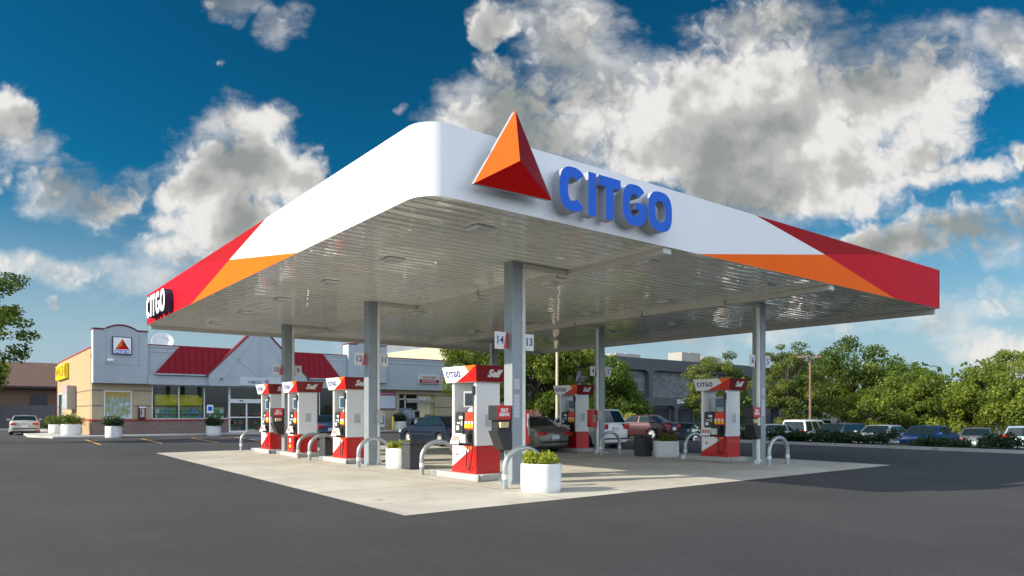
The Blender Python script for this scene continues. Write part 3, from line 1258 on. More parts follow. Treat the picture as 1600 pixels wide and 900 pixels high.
        for i in range(len(p) - 1):
            for k in range(4):
                f = k / 4
                a0, a1, a2, a3 = [Vector(p[max(0, min(len(p) - 1, j))]) for j in (i - 1, i, i + 1, i + 2)]
                pts.append(.5 * ((2 * a1) + (a2 - a0) * f + (2 * a0 - 5 * a1 + 4 * a2 - a3) * f * f + (3 * a1 - a0 - 3 * a2 + a3) * f ** 3))
        b.sweep([(s * v.x, Y(v.y), v.z) for v in pts], .015, 7)
        b.build('hose', rubber, t, smooth=True)
        b = MB()
        b.box((s * .36, Y(-.43), 1.93), (.07, .09, .2))
        b.build('hose_retractor', black_plastic, t, bevel=.012)
    return t


pump0 = make_pump(PUMPS[0][2])
PO = [pump0] + [dup(pump0, p[2]) for p in PUMPS[1:]]
for o, (x, y, _) in zip(PO, PUMPS):
    o.location = (x, y, .15)
for ch in pump0.children:
    if ch.name.startswith('monitor'):
        for g in ch.children:
            if g.name.startswith('screen'):
                g.data = g.data.copy()
                g.data.materials[0] = screen_m
# a red bucket box with printed face stands against the third pump: its lower door
b = MB()
b.box((0, 0, .33), (.10, .56, .54))
wb = b.build('wash_bucket', pump_red, None, bevel=.05, segs=3)
wb.location = (9.16, 24.0, .15)
tag(wb, 'red rounded squeegee bucket box hung on the pump before the third column', 'squeegee box')
b = MB()
b.bx(-.056, -.052, -.07, .07, .36, .50, 0)
b.bx(-.056, -.052, -.09, .09, .18, .28, 1)
b.build('sticker', [txt_white, grade_yellow], wb)

# ------------------------------------------------------------------ hoop guards
HOOPS = [(9.22, 11.2, 'galvanised hoop guard behind the nearest planter'),
         (9.58, 15.05, 'galvanised hoop guard at the far left end of the nearest pump'),
         (9.32, 18.05, 'galvanised hoop guard before the second column beside planter with yellow shrub'),
         (9.40, 21.75, 'galvanised hoop guard left of the second pump, beside a dark bin'),
         (9.45, 22.85, 'galvanised hoop guard in front of the third pump of the left row'),
         (9.45, 28.9, 'galvanised hoop guard farthest left on the concrete pad'),
         (19.0, 11.2, 'galvanised hoop guard farthest right, before the right column'),
         (20.05, 15.0, 'galvanised hoop guard left of the farthest right pump, beside white planter'),
         (19.0, 18.0, 'galvanised hoop guard standing around the foot of the column by the white SUV')]
t = thing('hoop_guard', HOOPS[0][2], 'hoop guard', group='hoop guards at the pump islands')
b = MB()
path = [(-.5, 0, .004), (-.5, 0, .3), (-.5, 0, .42)] + [(-.5 * math.cos(a), 0, .42 + .40 * math.sin(a)) for a in [PI * i / 16 for i in range(1, 16)]] + [(.5, 0, .42), (.5, 0, .3), (.5, 0, .004)]
b.sweep(path, .057, 12)
b.build('hoop', galv, t, smooth=True)
for sx in (-1, 1):
    b = MB()
    b.cyl((sx * .5, 0, .20), (sx * .5, 0, .30), .062, n=14)
    b.build('reflective_band', M('band_white', (.7, .72, .73), .35), t, smooth=True)
for i, (x, y, l) in enumerate(HOOPS):
    o = t if i == 0 else dup(t, l)
    o.location = (x, y, 0)

# ------------------------------------------------------------------ leaves and planters


def leaves_np(centers, radii, n, size, seed, squash=1., shell=.55, align=.55):
    """leaf quads scattered in clumps; returns verts, tint per face"""
    rg = np.random.default_rng(seed)
    centers = np.asarray(centers, float)
    radii = np.asarray(radii, float)
    w = radii ** 2
    idx = rg.choice(len(centers), n, p=w / w.sum())
    d = rg.normal(size=(n, 3))
    d /= np.linalg.norm(d, axis=1)[:, None]
    r = radii[idx] * (shell + (1 - shell) * rg.random(n) ** .6) * (1 + .10 * np.clip(rg.normal(size=n), -2, 1.6))
    p = centers[idx] + d * r[:, None] * np.array([1, 1, squash])
    nrm = d * align + rg.normal(size=(n, 3)) * (1 - align)
    nrm /= np.linalg.norm(nrm, axis=1)[:, None]
    a = np.cross(nrm, rg.normal(size=(n, 3)))
    a /= np.linalg.norm(a, axis=1)[:, None]
    c = np.cross(nrm, a)
    s = size * (.6 + .8 * rg.random(n))[:, None]
    v = np.stack([p - a * s * .5, p + c * s * .32, p + a * s * .5, p - c * s * .32], 1)
    ct = rg.random(len(centers))
    tint = np.clip(.55 * ct[idx] + .45 * rg.random(n), 0, 1) ** 1.5
    return v.reshape(-1, 3), tint


def leaf_obj(name, v, tint, mat, parent=None):
    n = len(tint)
    me = bpy.data.meshes.new(name)
    me.vertices.add(4 * n)
    me.vertices.foreach_set('co', v.astype(np.float32).ravel())
    me.loops.add(4 * n)
    me.loops.foreach_set('vertex_index', np.arange(4 * n, dtype=np.int32))
    me.polygons.add(n)
    me.polygons.foreach_set('loop_start', np.arange(0, 4 * n, 4, dtype=np.int32))
    me.polygons.foreach_set('loop_total', np.full(n, 4, dtype=np.int32))
    at = me.attributes.new('tint', 'FLOAT', 'FACE')
    at.data.foreach_set('value', tint.astype(np.float32))
    me.materials.append(mat)
    me.update()
    me.validate()
    o = bpy.data.objects.new(name, me)
    COL.objects.link(o)
    if parent is not None:
        o.parent = parent
    return o


leaf_lime = leaf_mat('leaf_lime', (.22, .27, .03, 1), (.36, .38, .05, 1))
leaf_olive = leaf_mat('leaf_olive', (.10, .13, .025, 1), (.20, .22, .04, 1))
leaf_dark = leaf_mat('leaf_dark', (.018, .045, .018, 1), (.045, .085, .03, 1))
leaf_green = leaf_mat('leaf_green', (.038, .078, .014, 1), (.18, .24, .034, 1), .42)
leaf_yellow = leaf_mat('leaf_yellow', (.06, .105, .016, 1), (.26, .315, .04, 1), .42)
leaf_pine = leaf_mat('leaf_pine', (.045, .08, .018, 1), (.20, .23, .04, 1))
leaf_pink = leaf_mat('leaf_pink', (.16, .09, .09, 1), (.34, .20, .20, 1))
bark = M('bark', (.07, .052, .04), .9, var=.35, scale=6, bump=.8, bscale=12)
planter_white = M('planter_concrete', (.66, .67, .66), .6, var=.08, scale=3, bump=.15, bscale=50, rvar=.1)


def planter(x, y, r, h, label, sides=24, z=0.):
    b = MB()
    ph = PI / sides
    k = 1 / math.cos(PI / sides) if sides < 12 else 1
    b.lathe([(r * .93, .0), (r * .985, .05), (r, .14), (r, h - .05), (r * .985, h - .015), (r * .955, h), (r * .86, h), (r * .84, h - .09)], 48)
    if sides < 12:          # softly rounded octagon
        oc = []
        for vx, vy, vz in b.v:
            th = math.atan2(vy, vx) + PI / 8
            e_ = math.cos(PI / 8) / math.cos((th % (PI / 4)) - PI / 8)
            f_ = 1.03 * (.45 + .55 * e_)
            oc.append((vx * f_, vy * f_, vz))
        b.v = oc
    o = b.build('planter', planter_white, None, smooth=True)
    o.location = (x, y, z + .004)
    tag(o, label, 'planter', 'white concrete planters')
    b = MB()
    b.lathe([(r * .85, h - .10), (r * .85, h - .07)], 20)
    b.build('soil', soil, o)
    return o


def shrub(x, y, r, h, z, label, mat, n=1400, size=.06, spiky=False, seed=1, cat='shrub', group='planter shrubs'):
    rg = np.random.default_rng(seed)
    m = 26
    a = rg.random(m) * 2 * PI
    q = np.sqrt(rg.random(m)) * r * .80
    cz = h * (.30 + .45 * rg.random(m)) * (1 - .35 * (q / r) ** 2)
    C = np.stack([q * np.cos(a), q * np.sin(a), cz], 1)
    v, t = leaves_np(C, h * (.26 + .18 * rg.random(m)), n, size, seed, shell=.25)
    v[:, 2] = np.maximum(v[:, 2], .0)
    o = thing('shrub', label, cat, (x, y, z), group=group)
    leaf_obj('foliage', v, t, mat, o)
    b = MB()
    for i in range(7):
        b.sweep([(0, 0, -.04), tuple(C[i] * .6), tuple(C[i])], [.012, .009, .004], 5)
    b.build('stem', bark, o)
    return o


planter(9.05, 10.45, .41, .56, 'eight-sided white planter at the near end of the nearest pump island', 8)
shrub(9.05, 10.45, .40, .36, .47, 'small straggly lime green shrub in the nearest planter', leaf_lime, 1500, .07, seed=3)
planter(9.78, 17.35, .42, .56, 'round white planter beside the second column next to a charcoal bin')
shrub(9.78, 17.35, .42, .32, .48, 'bushy yellow green shrub in the planter beside the second column', leaf_lime, 1900, .06, seed=4)
planter(19.45, 15.75, .44, .56, 'round white planter between charcoal bin and the right hoop guard')
shrub(19.45, 15.75, .38, .34, .47, 'clipped olive shrub in the planter near the right hand pump', leaf_olive, 1900, .06, seed=5)


def bin_(x, y, label, rz=0., dome=True, w=.46, h=.80):
    t = thing('litter_bin', label, 'litter bin', (x, y, 0), rz, 'charcoal litter bins')
    b = MB()
    b.box((0, 0, .34), (w, w, .67), top=(w * 1.02, w * 1.02))
    b.build('body', dark_bin, t, bevel=.025)
    b = MB()
    b.box((0, 0, .725), (w * 1.06, w * 1.06, .09), top=(w * 1.04, w * 1.04))
    lid = b.build('lid', dark_bin, t, bevel=.03)
    b = MB()
    b.cyl((0, 0, .772), (0, 0, .776), w * .3, n=20)
    b.build('opening', rubber, lid)
    b = MB()
    b.box((0, 0, .667), (w * .97, w * .97, .02))
    b.build('rim_shadow_gap', rubber, t)
    return t


bin_(9.80, 16.72, 'square charcoal litter bin right of the planter with yellow green shrub')
bin_(9.75, 22.2, 'charcoal litter bin half hidden behind hoop guards of the left row')
bin_(19.1, 16.5, 'square charcoal litter bin left of the planter with clipped olive shrub')

# ------------------------------------------------------------------ column signs and towel dispensers
NUMS = [((9.57, 12.0), '14', '13'), ((9.57, 18.8), '12', '11'), ((9.57, 25.57), '10', '9'),
        ((19.25, 12.0), '6', '5'), ((19.25, 18.8), '4', '3')]
for (cx, cy), a, bn in NUMS:
    for sgn, txt in ((-1, a), (1, bn)):
        o = thing('number_sign', 'white and red pump number sign reading ' + txt, 'number sign', (cx + sgn * .145, cy - .02, 2.95), group='pump number signs')
        b = MB()
        w, h = .36, .37
        xa, xb = (-w, -.02) if sgn < 0 else (.11, .11 + w - .05)
        b.bx(xa, xb, -.02, .02, 0, h, 0)
        b.build('plate', txt_white, o)
        b = MB()
        if sgn < 0:
            pts = [(xb - .10, 0), (xb, 0), (xb, h), (xb - .02, h), (xb - .13, h * .0 + .02)]
            pts = [(xb - .13, .004), (xb - .002, .004), (xb - .002, h - .004), (xb - .06, h - .004)]
        else:
            pts = [(xa + .002, .004), (xa + .07, .004), (xa + .002, h * .55)]
        for yy in (-.0215, .0215):
            b.add([(px, yy, pz) for px, pz in pts], [list(range(len(pts)))], 0)
        b.build('red_corner', pump_red, o, fix=False)
        b = MB()
        g = text_geo(txt, .24, .004, 0, .004, .92)
        cxx = (xa + xb) / 2 + (-.06 if sgn < 0 else .02)
        place(b, g, (cxx, -.024, h * .5), (1, 0, 0), (0, 0, 1))
        place(b, g, (cxx, .024, h * .5), (-1, 0, 0), (0, 0, 1))
        b.build('number', txt_blue, o, fix=False)
        b = MB()
        b.bx(min(0, (xa + xb) / 2), max(0, (xa + xb) / 2), -.012, .012, .16, .20)
        b.build('bracket', steel, o)


def dispenser(cx, cy, label, sgn=-1):
    t = thing('towel_dispenser', label, 'towel dispenser', (cx + sgn * .145, cy, 0), group='towel and litter units on the columns')
    b = MB()
    x0, x1 = (-.42, -.005) if sgn < 0 else (.115, .42)
    b.bx(x0, x1, -.16, .16, 1.40, 1.72, 0)
    b.build('towel_box', black_plastic, t, bevel=.015)
    b = MB()
    b.bx(x0 + .015, x1 - .05, -.172, -.161, 1.41, 1.72, 0)
    sg = b.build('sign_face', pump_red, t)
    b = MB()
    for k, (s0, zz) in enumerate((('SELF', 1.615), ('SERVE', 1.52))):
        g = text_geo(s0, .10, .004, 0, .004, 1.0)
        place(b, g, ((x0 + x1 - .035) / 2, -.174, zz), (1, 0, 0), (0, 0, 1))
    b.build('lettering', txt_white, sg, fix=False)
    b = MB()
    b.bx(x0 + .08, x1, -.10, .14, 1.17, 1.40, 0)
    b.build('neck', black_plastic, t)
    b = MB()
    b.box(((x0 + x1) / 2, -.13, 1.30), (.20, .07, .12), top=(.23, .09))
    b.build('paper_towel', M('paper_tan', S(205, 180, 140), .8), t)
    b = MB()
    b.prism([(x0, 1.17), (x1, 1.17), (x1, .75), (x0 + .19, .75)], -.17, .17, axis='y')
    b.build('litter_hopper', black_plastic, t, bevel=.015)
    return t


dispenser(9.57, 12.0, 'black towel dispenser with red sign on the nearest column')
dispenser(9.57, 25.57, 'black towel dispenser with red sign on the third column by the left pumps')
dispenser(19.25, 12.0, 'black towel dispenser with red sign on the column farthest right')


def red_box(cx, cy, sgn, label, z0=1.0, z1=1.66):
    t = thing('extinguisher_cabinet', label, 'extinguisher cabinet', (cx + sgn * .145, cy, 0), group='red cabinets on the columns')
    b = MB()
    x0, x1 = (-.40, -.005) if sgn < 0 else (.115, .23)
    b.bx(x0, x1, -.13, .13, z0, z1)
    b.build('cabinet', pump_red, t, bevel=.02)
    b = MB()
    b.bx(x0 + .06, x1 - .16 if sgn < 0 else x0 + .10, -.136, -.131, z0 + .2, z1 - .18, 0)
    xm = x1 - .09 if sgn < 0 else x0 + .06
    b.bx(xm - .025, xm + .025, -.136, -.131, z1 - .32, z1 - .08, 1)
    b.add([(xm - .045, -.134, z1 - .30), (xm + .045, -.134, z1 - .30), (xm, -.134, z1 - .42)], [[0, 1, 2]], 1)
    b.build('label_plate', [M('window_tan', S(150, 140, 110), .3), txt_white], t, fix=False)
    return t


red_box(9.57, 12.0, 1, 'tall red cabinet with white arrow on right of the nearest column', .85, 1.62)
red_box(19.25, 18.8, -1, 'red cabinet on the column in front of the white SUV')

# ------------------------------------------------------------------ convenience store
stucco = M('stucco_grey', S(166, 176, 182), .85, var=.05, scale=1.2, bump=.3, bscale=60)
tan = M('tan_wall', S(178, 164, 136), .85, var=.08, scale=1.5, bump=.3, bscale=50)
side_tan = M('side_wall', S(172, 146, 110), .85, var=.06, scale=1.2, bump=.3, bscale=50)
groove = M('groove', S(98, 88, 78), .9)
coping = M('coping_red', S(120, 22, 36), .5, var=.08)
roof_red = M('roof_red', S(128, 8, 30), .55, var=.06, scale=1.0, spec=.2)
sill_red = M('sill_red', S(150, 40, 48), .6)
brick = brick_mat('brick', S(128, 104, 98), S(104, 84, 82), S(160, 150, 145))
alu = M('window_frame', S(214, 220, 222), .4, .2)
glass = glass_mat('shop_glass', (.02, .025, .025, 1), .82)
dark_int = M('interior_dark', (.05, .045, .04), .8)
int_wall = M('interior_wall', S(215, 205, 185), .8)

SX, SY = 6.48, 50.5
ST = thing('store', 'long low convenience store with pale stucco band, red metal roofs and pointed gable', 'store', (SX, SY, 0))


def lo(mb):
    mb.v = [(x - SX, y - SY, z) for x, y, z in mb.v]
    return mb


XE = 33.8
# lower front wall (tan) around the openings
b = MB()
for x0, x1, z0, z1 in [(6.5, 9.9, 1.06, 3.42), (22.9, 28.2, 0.1, 3.42), (31.7, XE, .1, 3.42), (18.35, 18.6, .1, 3.42), (28.2, 31.7, 3.05, 3.42)]:
    b.bx(x0, x1, SY, SY + .25, z0, z1)
w = build_each(lo(b), 'front_wall', tan, ST)[0]
b = MB()
for zz in (1.97, 2.95):
    for x0, x1 in [(6.5, 7.1), (8.8, 9.9), (22.9, 26.1), (31.7, XE)]:
        b.bx(x0, x1, SY - .006, SY + .05, zz - .03, zz + .03)
lo(b).build('groove', groove, w)
b = MB()
for x0, x1 in [(6.5, 14.78), (18.45, 22.9)]:
    b.bx(x0, x1, SY - .03, SY + .22, .1, 1.0)
build_each(lo(b), 'brick_base', brick, ST)
b = MB()
for x0, x1 in [(6.46, 14.78), (18.45, 22.9)]:
    b.bx(x0, x1, SY - .09, SY + .2, 1.0, 1.10)
build_each(lo(b), 'sill', sill_red, ST, bevel=.01)
# stucco band
b = MB()
b.bx(9.56, XE, SY - .40, SY + .02, 3.40, 5.93)
lo(b).build('parapet', stucco, ST)
b = MB()
b.bx(9.58, XE + .02, SY - .45, SY + .1, 5.93, 6.0)
lo(b).build('coping', coping, ST)
b = MB()
b.bx(9.56, XE, SY - .43, SY - .39, 5.50, 5.56)
b.bx(9.56, XE, SY - .44, SY - .39, 5.80, 5.925)
build_each(lo(b), 'moulding', stucco, ST)


def tower(x0, x1, z0, zs, za, name='tower', out=.62):
    n = 14
    w = x1 - x0
    def top(off=0.):
        p = [(x0 - off, zs + off), (x0 + w * .16, zs + off)]
        for i in range(n + 1):
            u = i / n
            p.append((x0 + w * (.2 + .6 * u), zs + off + (za - zs) * math.sin(PI * u) ** .8))
        p += [(x0 + w * .84, zs + off), (x1 + off, zs + off)]
        return p
    b = MB()
    b.prism(top() + [(x1, z0), (x0, z0)], SY - out, SY + .3, axis='y')
    t = lo(b).build(name, stucco, ST)
    b = MB()
    tp = top(.0)
    b.prism([(x, z + .075) for x, z in top(.03)] + [(x, z + .004) for x, z in top(.03)][::-1], SY - out - .05, SY + .34, axis='y')
    lo(b).build('coping', coping, t)
    b = MB()
    f = .03
    xa, xb, za_, zb_ = x0 + w * .22, x1 - w * .16, z0 + 1.15 if name == 'tower' else z0 + .6, zs - .02
    for q in ((xa, xb, za_, za_ + f), (xa, xa + f, za_, zb_), (xb - f, xb, za_, zb_)):
        b.bx(q[0], q[1], SY - out - .012, SY - out + .03, q[2], q[3])
    lo(b).build('panel_line', M('shadow_line', S(150, 160, 172), .9), t)
    return t


tower(6.5, 9.55, 3.40, 6.72, 7.03)
tower(23.5, 26.8, 3.9, 6.8, 7.1, 'second_tower', .7)
# red standing-seam roof panels
def mansard(xb0, xb1, xt0, xt1):
    zb, zt, yb, yt = 4.1, 5.95, SY - .85, SY - .46
    b = MB()
    th = .06
    b.add([(xb0, yb, zb), (xb1, yb, zb), (xt1, yt, zt), (xt0, yt, zt), (xb0, yb + .4, zb), (xb1, yb + .4, zb), (xt1, yt + .05, zt), (xt0, yt + .05, zt)],
          [[0, 1, 2, 3], [4, 7, 6, 5], [0, 4, 5, 1], [3, 2, 6, 7], [0, 3, 7, 4], [1, 5, 6, 2]])
    o = lo(b).build('metal_roof', roof_red, ST)
    b = MB()
    lo_x, hi_x = min(xb0, xt0), max(xb1, xt1)
    x = lo_x + .35
    while x < hi_x - .1:
        # seam runs straight up the slope between the slanted ends
        def clip(xs):
            t0, t1 = 0., 1.
            if xt0 > xb0 and x < xt0: t1 = (x - xb0) / (xt0 - xb0)
            if xt0 < xb0 and x < xb0: t0 = (xb0 - x) / (xb0 - xt0)
            if xt1 > xb1 and x > xb1: t0 = (x - xb1) / (xt1 - xb1)
            if xt1 < xb1 and x > xt1: t1 = (xb1 - x) / (xb1 - xt1)
            return t0, t1
        t0, t1 = clip(x)
        if t1 - t0 > .1:
            A_ = Vector((x, yb + (yt - yb) * t0 - .012, zb + (zt - zb) * t0))
            B_ = Vector((x, yb + (yt - yb) * t1 - .012, zb + (zt - zb) * t1))
            b.sweep([A_, B_], .026, 4)
        x += .42
    lo(b).build('seam', roof_red, o)
    b = MB()
    b.bx(xb0 - .05, xb1 + .05, yb - .06, yb + .38, zb - .09, zb - .005)
    lo(b).build('gutter', stucco, o)


mansard(10.0, 13.35, 11.5, 15.0)
mansard(19.95, 22.84, 18.3, 21.54)
# fascia soffit band below roofs
b = MB()
b.bx(9.56, 13.2, SY - .72, SY - .41, 3.37, 3.98)
b.bx(20.0, 23.45, SY - .72, SY - .41, 3.37, 3.98)
build_each(lo(b), 'lower_band', stucco, ST)
# gable
ax, az = 16.63, 7.66
gl, gr, gz = 13.2, 20.06, 4.1
b = MB()
b.prism([(gl, 3.36), (gr, 3.36), (gr, gz), (ax, az), (gl, gz)], SY - .98, SY - .40, axis='y')
ga = lo(b).build('gable', stucco, ST)
b = MB()
for (xa, za_, xb, zb_) in ((gl - .12, gz - .10, ax, az + .03), (ax, az + .03, gr + .12, gz - .10)):
    d = Vector((xb - xa, 0, zb_ - za_)).normalized()
    n = Vector((-d.z, 0, d.x)) * .10
    if n.z < 0: n = -n
    b.prism([(xa, za_), (xb, zb_), (xb + n.x, zb_ + n.z), (xa + n.x, za_ + n.z)], SY - 1.03, SY - .42, axis='y')
lo(b).build('verge_trim', coping, ga)
b = MB()
f = .035
for (xa, za_, xb, zb_) in ((14.3, 4.0, 18.95, 4.0), (ax - .09, 4.05, ax - .09, 7.25), (ax + .09, 4.05, ax + .09, 7.25), (ax - .12, 4.05, 14.95, 5.35), (ax + .12, 4.05, 18.3, 5.35), (14.3, 4.02, ax - .2, 7.05), (ax + .2, 7.05, 18.95, 4.02)):
    d = Vector((xb - xa, 0, zb_ - za_)).normalized()
    n = Vector((-d.z, 0, d.x)) * f
    b.prism([(xa - n.x, za_ - n.z), (xb - n.x, zb_ - n.z), (xb + n.x, zb_ + n.z), (xa + n.x, za_ + n.z)], SY - .995, SY - .95, axis='y')
lo(b).build('batten', M('batten', S(158, 170, 184), .9), ga)
# gable roof body behind
b = MB()
b.prism([(gl, gz), (gr, gz), (ax, az)], SY - .39, SY + .25, axis='y')
lo(b).build('gable_roof', roof_red, ST)

# windows
def window(x0, x1, z0, z1, n, label=None):
    b = MB()
    f = .05
    b.bx(x0, x1, SY - .02, SY + .08, z1 - f, z1)
    b.bx(x0, x1, SY - .02, SY + .08, z0, z0 + f)
    for i in range(n + 1):
        x = x0 + (x1 - x0) * i / n
        b.bx(x - .03, x + .03, SY - .025, SY + .085, z0 + f, z1 - f)
    o = lo(b).build('window', alu, ST)
    if label: o['label'] = label
    b = MB()
    b.bx(x0 + .02, x1 - .02, SY + .03, SY + .045, z0 + .02, z1 - .02)
    lo(b).build('pane', glass, o)
    return o


window(9.93, 14.78, 1.10, 3.36, 3)
window(18.62, 22.85, 1.10, 3.36, 3)
# entrance
b = MB()
for x in (14.83, 16.0, 17.15, 18.3):
    b.bx(x - .05, x + .05, SY - .05, SY + .10, .13, 2.30)
for x in (14.83, 18.3):
    b.bx(x - .06, x + .06, SY - .052, SY + .102, 2.30, 3.36)
b.bx(14.88, 18.25, SY - .08, SY + .12, 2.21, 2.50)
b.bx(14.88, 18.25, SY - .05, SY + .10, 3.28, 3.36)
b.bx(14.88, 18.25, SY - .04, SY + .09, 1.16, 1.24)
b.bx(14.88, 18.25, SY - .04, SY + .09, .13, .26)
d = lo(b).build('sliding_door', alu, ST, bevel=.008)
b = MB()
b.bx(14.88, 18.25, SY + .02, SY + .035, .26, 2.21)
b.bx(14.88, 18.25, SY + .02, SY + .035, 2.50, 3.28)
lo(b).build('pane', glass, d)
b = MB()
b.bx(15.5, 15.75, SY - .11, SY - .081, 2.33, 2.40)
lo(b).build('door_sensor', black_plastic, d)
b = MB()
b.bx(17.4, 17.95, SY - .012, SY + .018, .6, 2.0)
lo(b).build('door_poster', M('poster_pink', S(180, 120, 160), .5, var=.5, scale=3), d)
# interior
b = MB()
b.bx(6.6, 28.0, SY + 8.0, SY + 8.2, .1, 3.4)
b.bx(9.0, 9.1, SY + .3, SY + 8, .1, 3.4)
b.bx(28.0, 28.1, SY + .3, SY + 8, .1, 3.4)
build_each(lo(b), 'inner_wall', int_wall, ST)
b = MB()
b.bx(6.6, 28.0, SY + .26, SY + 8.2, .08, .13)
lo(b).build('inner_floor', M('tile_floor', (.35, .33, .3), .4), ST)
b = MB()
b.bx(6.6, XE, SY + .26, SY + 19, 3.42, 3.6)
lo(b).build('ceiling', int_wall, ST)
b = MB()
b.bx(6.5, XE - .05, SY + .1, SY + 19.1, 5.0, 5.2)
lo(b).build('flat_roof', M('roof_gravel', (.3, .3, .29), .9, var=.2), ST)
# side wall (sunlit), rear and end walls
b = MB()
b.bx(6.48, 6.70, SY + .32, SY + 19.2, 1.1, 5.62)
w = lo(b).build('side_wall', side_tan, ST)
b = MB()
for zz in (1.97, 2.95):
    b.bx(6.474, 6.55, SY + .35, SY + 19.15, zz - .03, zz + .03)
lo(b).build('groove', groove, w)
b = MB()
b.bx(6.46, 6.72, SY + .3, SY + 19.2, .1, 1.02)
lo(b).build('side_base', M('side_base', S(156, 130, 98), .85, var=.1), ST)
b = MB()
b.bx(6.42, 6.75, SY + .32, SY + 19.25, 1.02, 1.12)
b.bx(6.44, 6.74, SY + .32, SY + 19.25, 5.62, 5.70)
b.bx(6.44, 6.5, SY + 19.2, SY + 19.3, .1, 5.62)
build_each(lo(b), 'side_trim', sill_red, ST)
b = MB()
b.bx(6.5, XE, SY + 19.21, SY + 19.4, .1, 5.6)
b.bx(XE - .2, XE, SY + .3, SY + 19.2, .1, 5.6)
build_each(lo(b), 'rear_wall', tan, ST)
b = MB()
b.bx(6.50, 6.72, SY + .255, SY + .315, .1, 3.40)
lo(b).build('corner_pier', tan, ST)
# side door and window
b = MB()
b.bx(6.44, 6.50, 63.2, 69.0, 2.1, 3.1)
b.bx(6.44, 6.50, 66.0, 68.6, .13, 2.08)
d = lo(b).build('side_door', alu, ST)
b = MB()
b.bx(6.425, 6.445, 63.4, 65.9, 2.2, 3.0)
b.bx(6.425, 6.445, 66.2, 68.4, .3, 3.0)
lo(b).build('pane', M('side_glass', S(60, 80, 96), .1, var=.3), d)
# car wash bay to the right
b = MB()
b.bx(28.2, 28.35, SY + .25, SY + 3.0, .1, 3.42)
b.bx(28.2, 31.7, SY + 3.0, SY + 3.2, .1, 3.42)
b.bx(31.55, 31.7, SY + .25, SY + 3.0, .1, 3.42)
bay = lo(b).build('car_wash_bay', M('bay_wall_sun_tone', S(232, 216, 170), .8, var=.1), ST)  # pale colour stands in for sunlight that doesn't reach these walls
b = MB()
b.bx(28.4, 28.95, SY + .3, SY + .42, .13, 2.6)
b.bx(29.05, 30.2, SY + .35, SY + .47, .13, 2.35)
build_each(lo(b), 'dark_door', M('door_dark', (.02, .022, .024), .3), bay)
b = MB()
for x in (28.38, 29.0, 30.25, 31.15):
    b.bx(x - .05, x + .05, SY + .2, SY + .5, .13, 3.05)
b.bx(28.35, 31.55, SY + .2, SY + .5, 2.60, 2.70)
lo(b).build('post', alu, bay)
b = MB()
b.bx(30.3, 31.1, SY + .32, SY + .40, 1.1, 3.0)
b.bx(31.2, 31.5, SY + .32, SY + .40, 1.1, 3.0)
build_each(lo(b), 'panel', M('bay_panel_sun_tone', S(238, 226, 186), .7), bay)  # sunlit look of the wall beyond, put into the panel colour
b = MB()
b.bx(28.9, 31.6, SY - .35, SY - .15, 2.32, 2.58)
lo(b).build('clearance_bar', M('bar_grey', S(150, 150, 140), .5), bay, bevel=.04)

# shelves with goods behind the windows
goods = [M('goods_green', S(120, 190, 120), .5, var=.4, scale=8), M('goods_red', S(220, 70, 60), .5, var=.4, scale=8), M('goods_white', S(245, 245, 240), .5, var=.2, scale=8),
         M('goods_yellow', S(252, 226, 10), .5, var=.1), M('goods_blue', S(130, 170, 210), .5, var=.4, scale=8)]


def rack(x0, x1, y, z1, label, pal, seed, z0=.135):
    rr = random.Random(seed)
    t = thing('display_rack', label, 'display rack', ((x0 + x1) / 2, y, z0), group='display racks inside the store')
    b = MB()
    xw = (x1 - x0) / 2
    h = z1 - z0
    b.bx(-xw, xw, .02, .3, 0, h)
    b.build('back_panel', int_wall, t)
    b = MB()
    k = 0
    while k * .42 < h - .35:
        b.bx(-xw, xw, -.28, .02, .08 + k * .42, .11 + k * .42)
        k += 1
    b.build('shelf', alu, t)
    b = MB()
    for j in range(k):
        x = -xw + .04
        while x < xw - .12:
            w = rr.uniform(.10, .26)
            b.bx(x, min(x + w, xw), -.25, 0, .115 + j * .42, .115 + j * .42 + rr.uniform(.15, .32), rr.choice(pal))
            x += w + .02
    b.build('goods', goods, t)
    return t


rack(10.1, 11.5, SY + .42, 1.95, 'low rack of green and white goods behind the left window', [0, 0, 2, 4, 0], 1)
rack(11.7, 13.1, SY + .42, 2.0, 'low rack of pale blue goods behind the middle window pane', [4, 2, 4, 0], 2)
rack(13.3, 14.6, SY + .42, 1.9, 'low rack of white and green boxes behind the right window pane', [2, 2, 0], 3)
rack(15.0, 18.2, SY + 3.2, 1.5, 'wide rack of red goods beyond the sliding door', [1, 1, 2, 0], 4)
b = MB()
b.bx(-1.5, 1.5, -.25, .25, 2.0, 2.62)
b.bx(-1.52, 1.3, -.27, .27, 2.62, 2.74)
yl = b.build('promotion_sign', goods[3], None, bevel=.08)
yl.location = (11.6, SY + .40, 0)
tag(yl, 'big yellow promotion sign hanging inside behind the left store windows', 'shop sign')
b = MB()
for x in (-1.2, 1.2):
    b.cyl((x, 0, 2.74), (x, 0, 3.42), .015, n=6)
b.build('hanger', alu, yl)


def flat_sign(name, label, cat, x0, x1, z0, z1, y, mats, parts, depth=.12, frame=.04):
    t = thing(name, label, cat, ((x0 + x1) / 2, y, z0))
    xw = (x1 - x0) / 2
    h = z1 - z0
    b = MB()
    b.bx(-xw, xw, -depth, 0, 0, h)
    b.build('sign_box', mats[0], t, bevel=.015)
    for nm, mt, fn in parts:
        b = MB()
        fn(b, xw, h, -depth - .003)
        b.build(nm, mt, t, fix=False)
    return t


def face(m=.04, z0=None, z1=None):
    def fn(b, xw, h, y):
        za = m if z0 is None else z0
        zb_ = h - m if z1 is None else z1
        b.add([(-xw + m, y, za), (xw - m, y, za), (xw - m, y, zb_), (-xw + m, y, zb_)], [[0, 1, 2, 3]])
    return fn


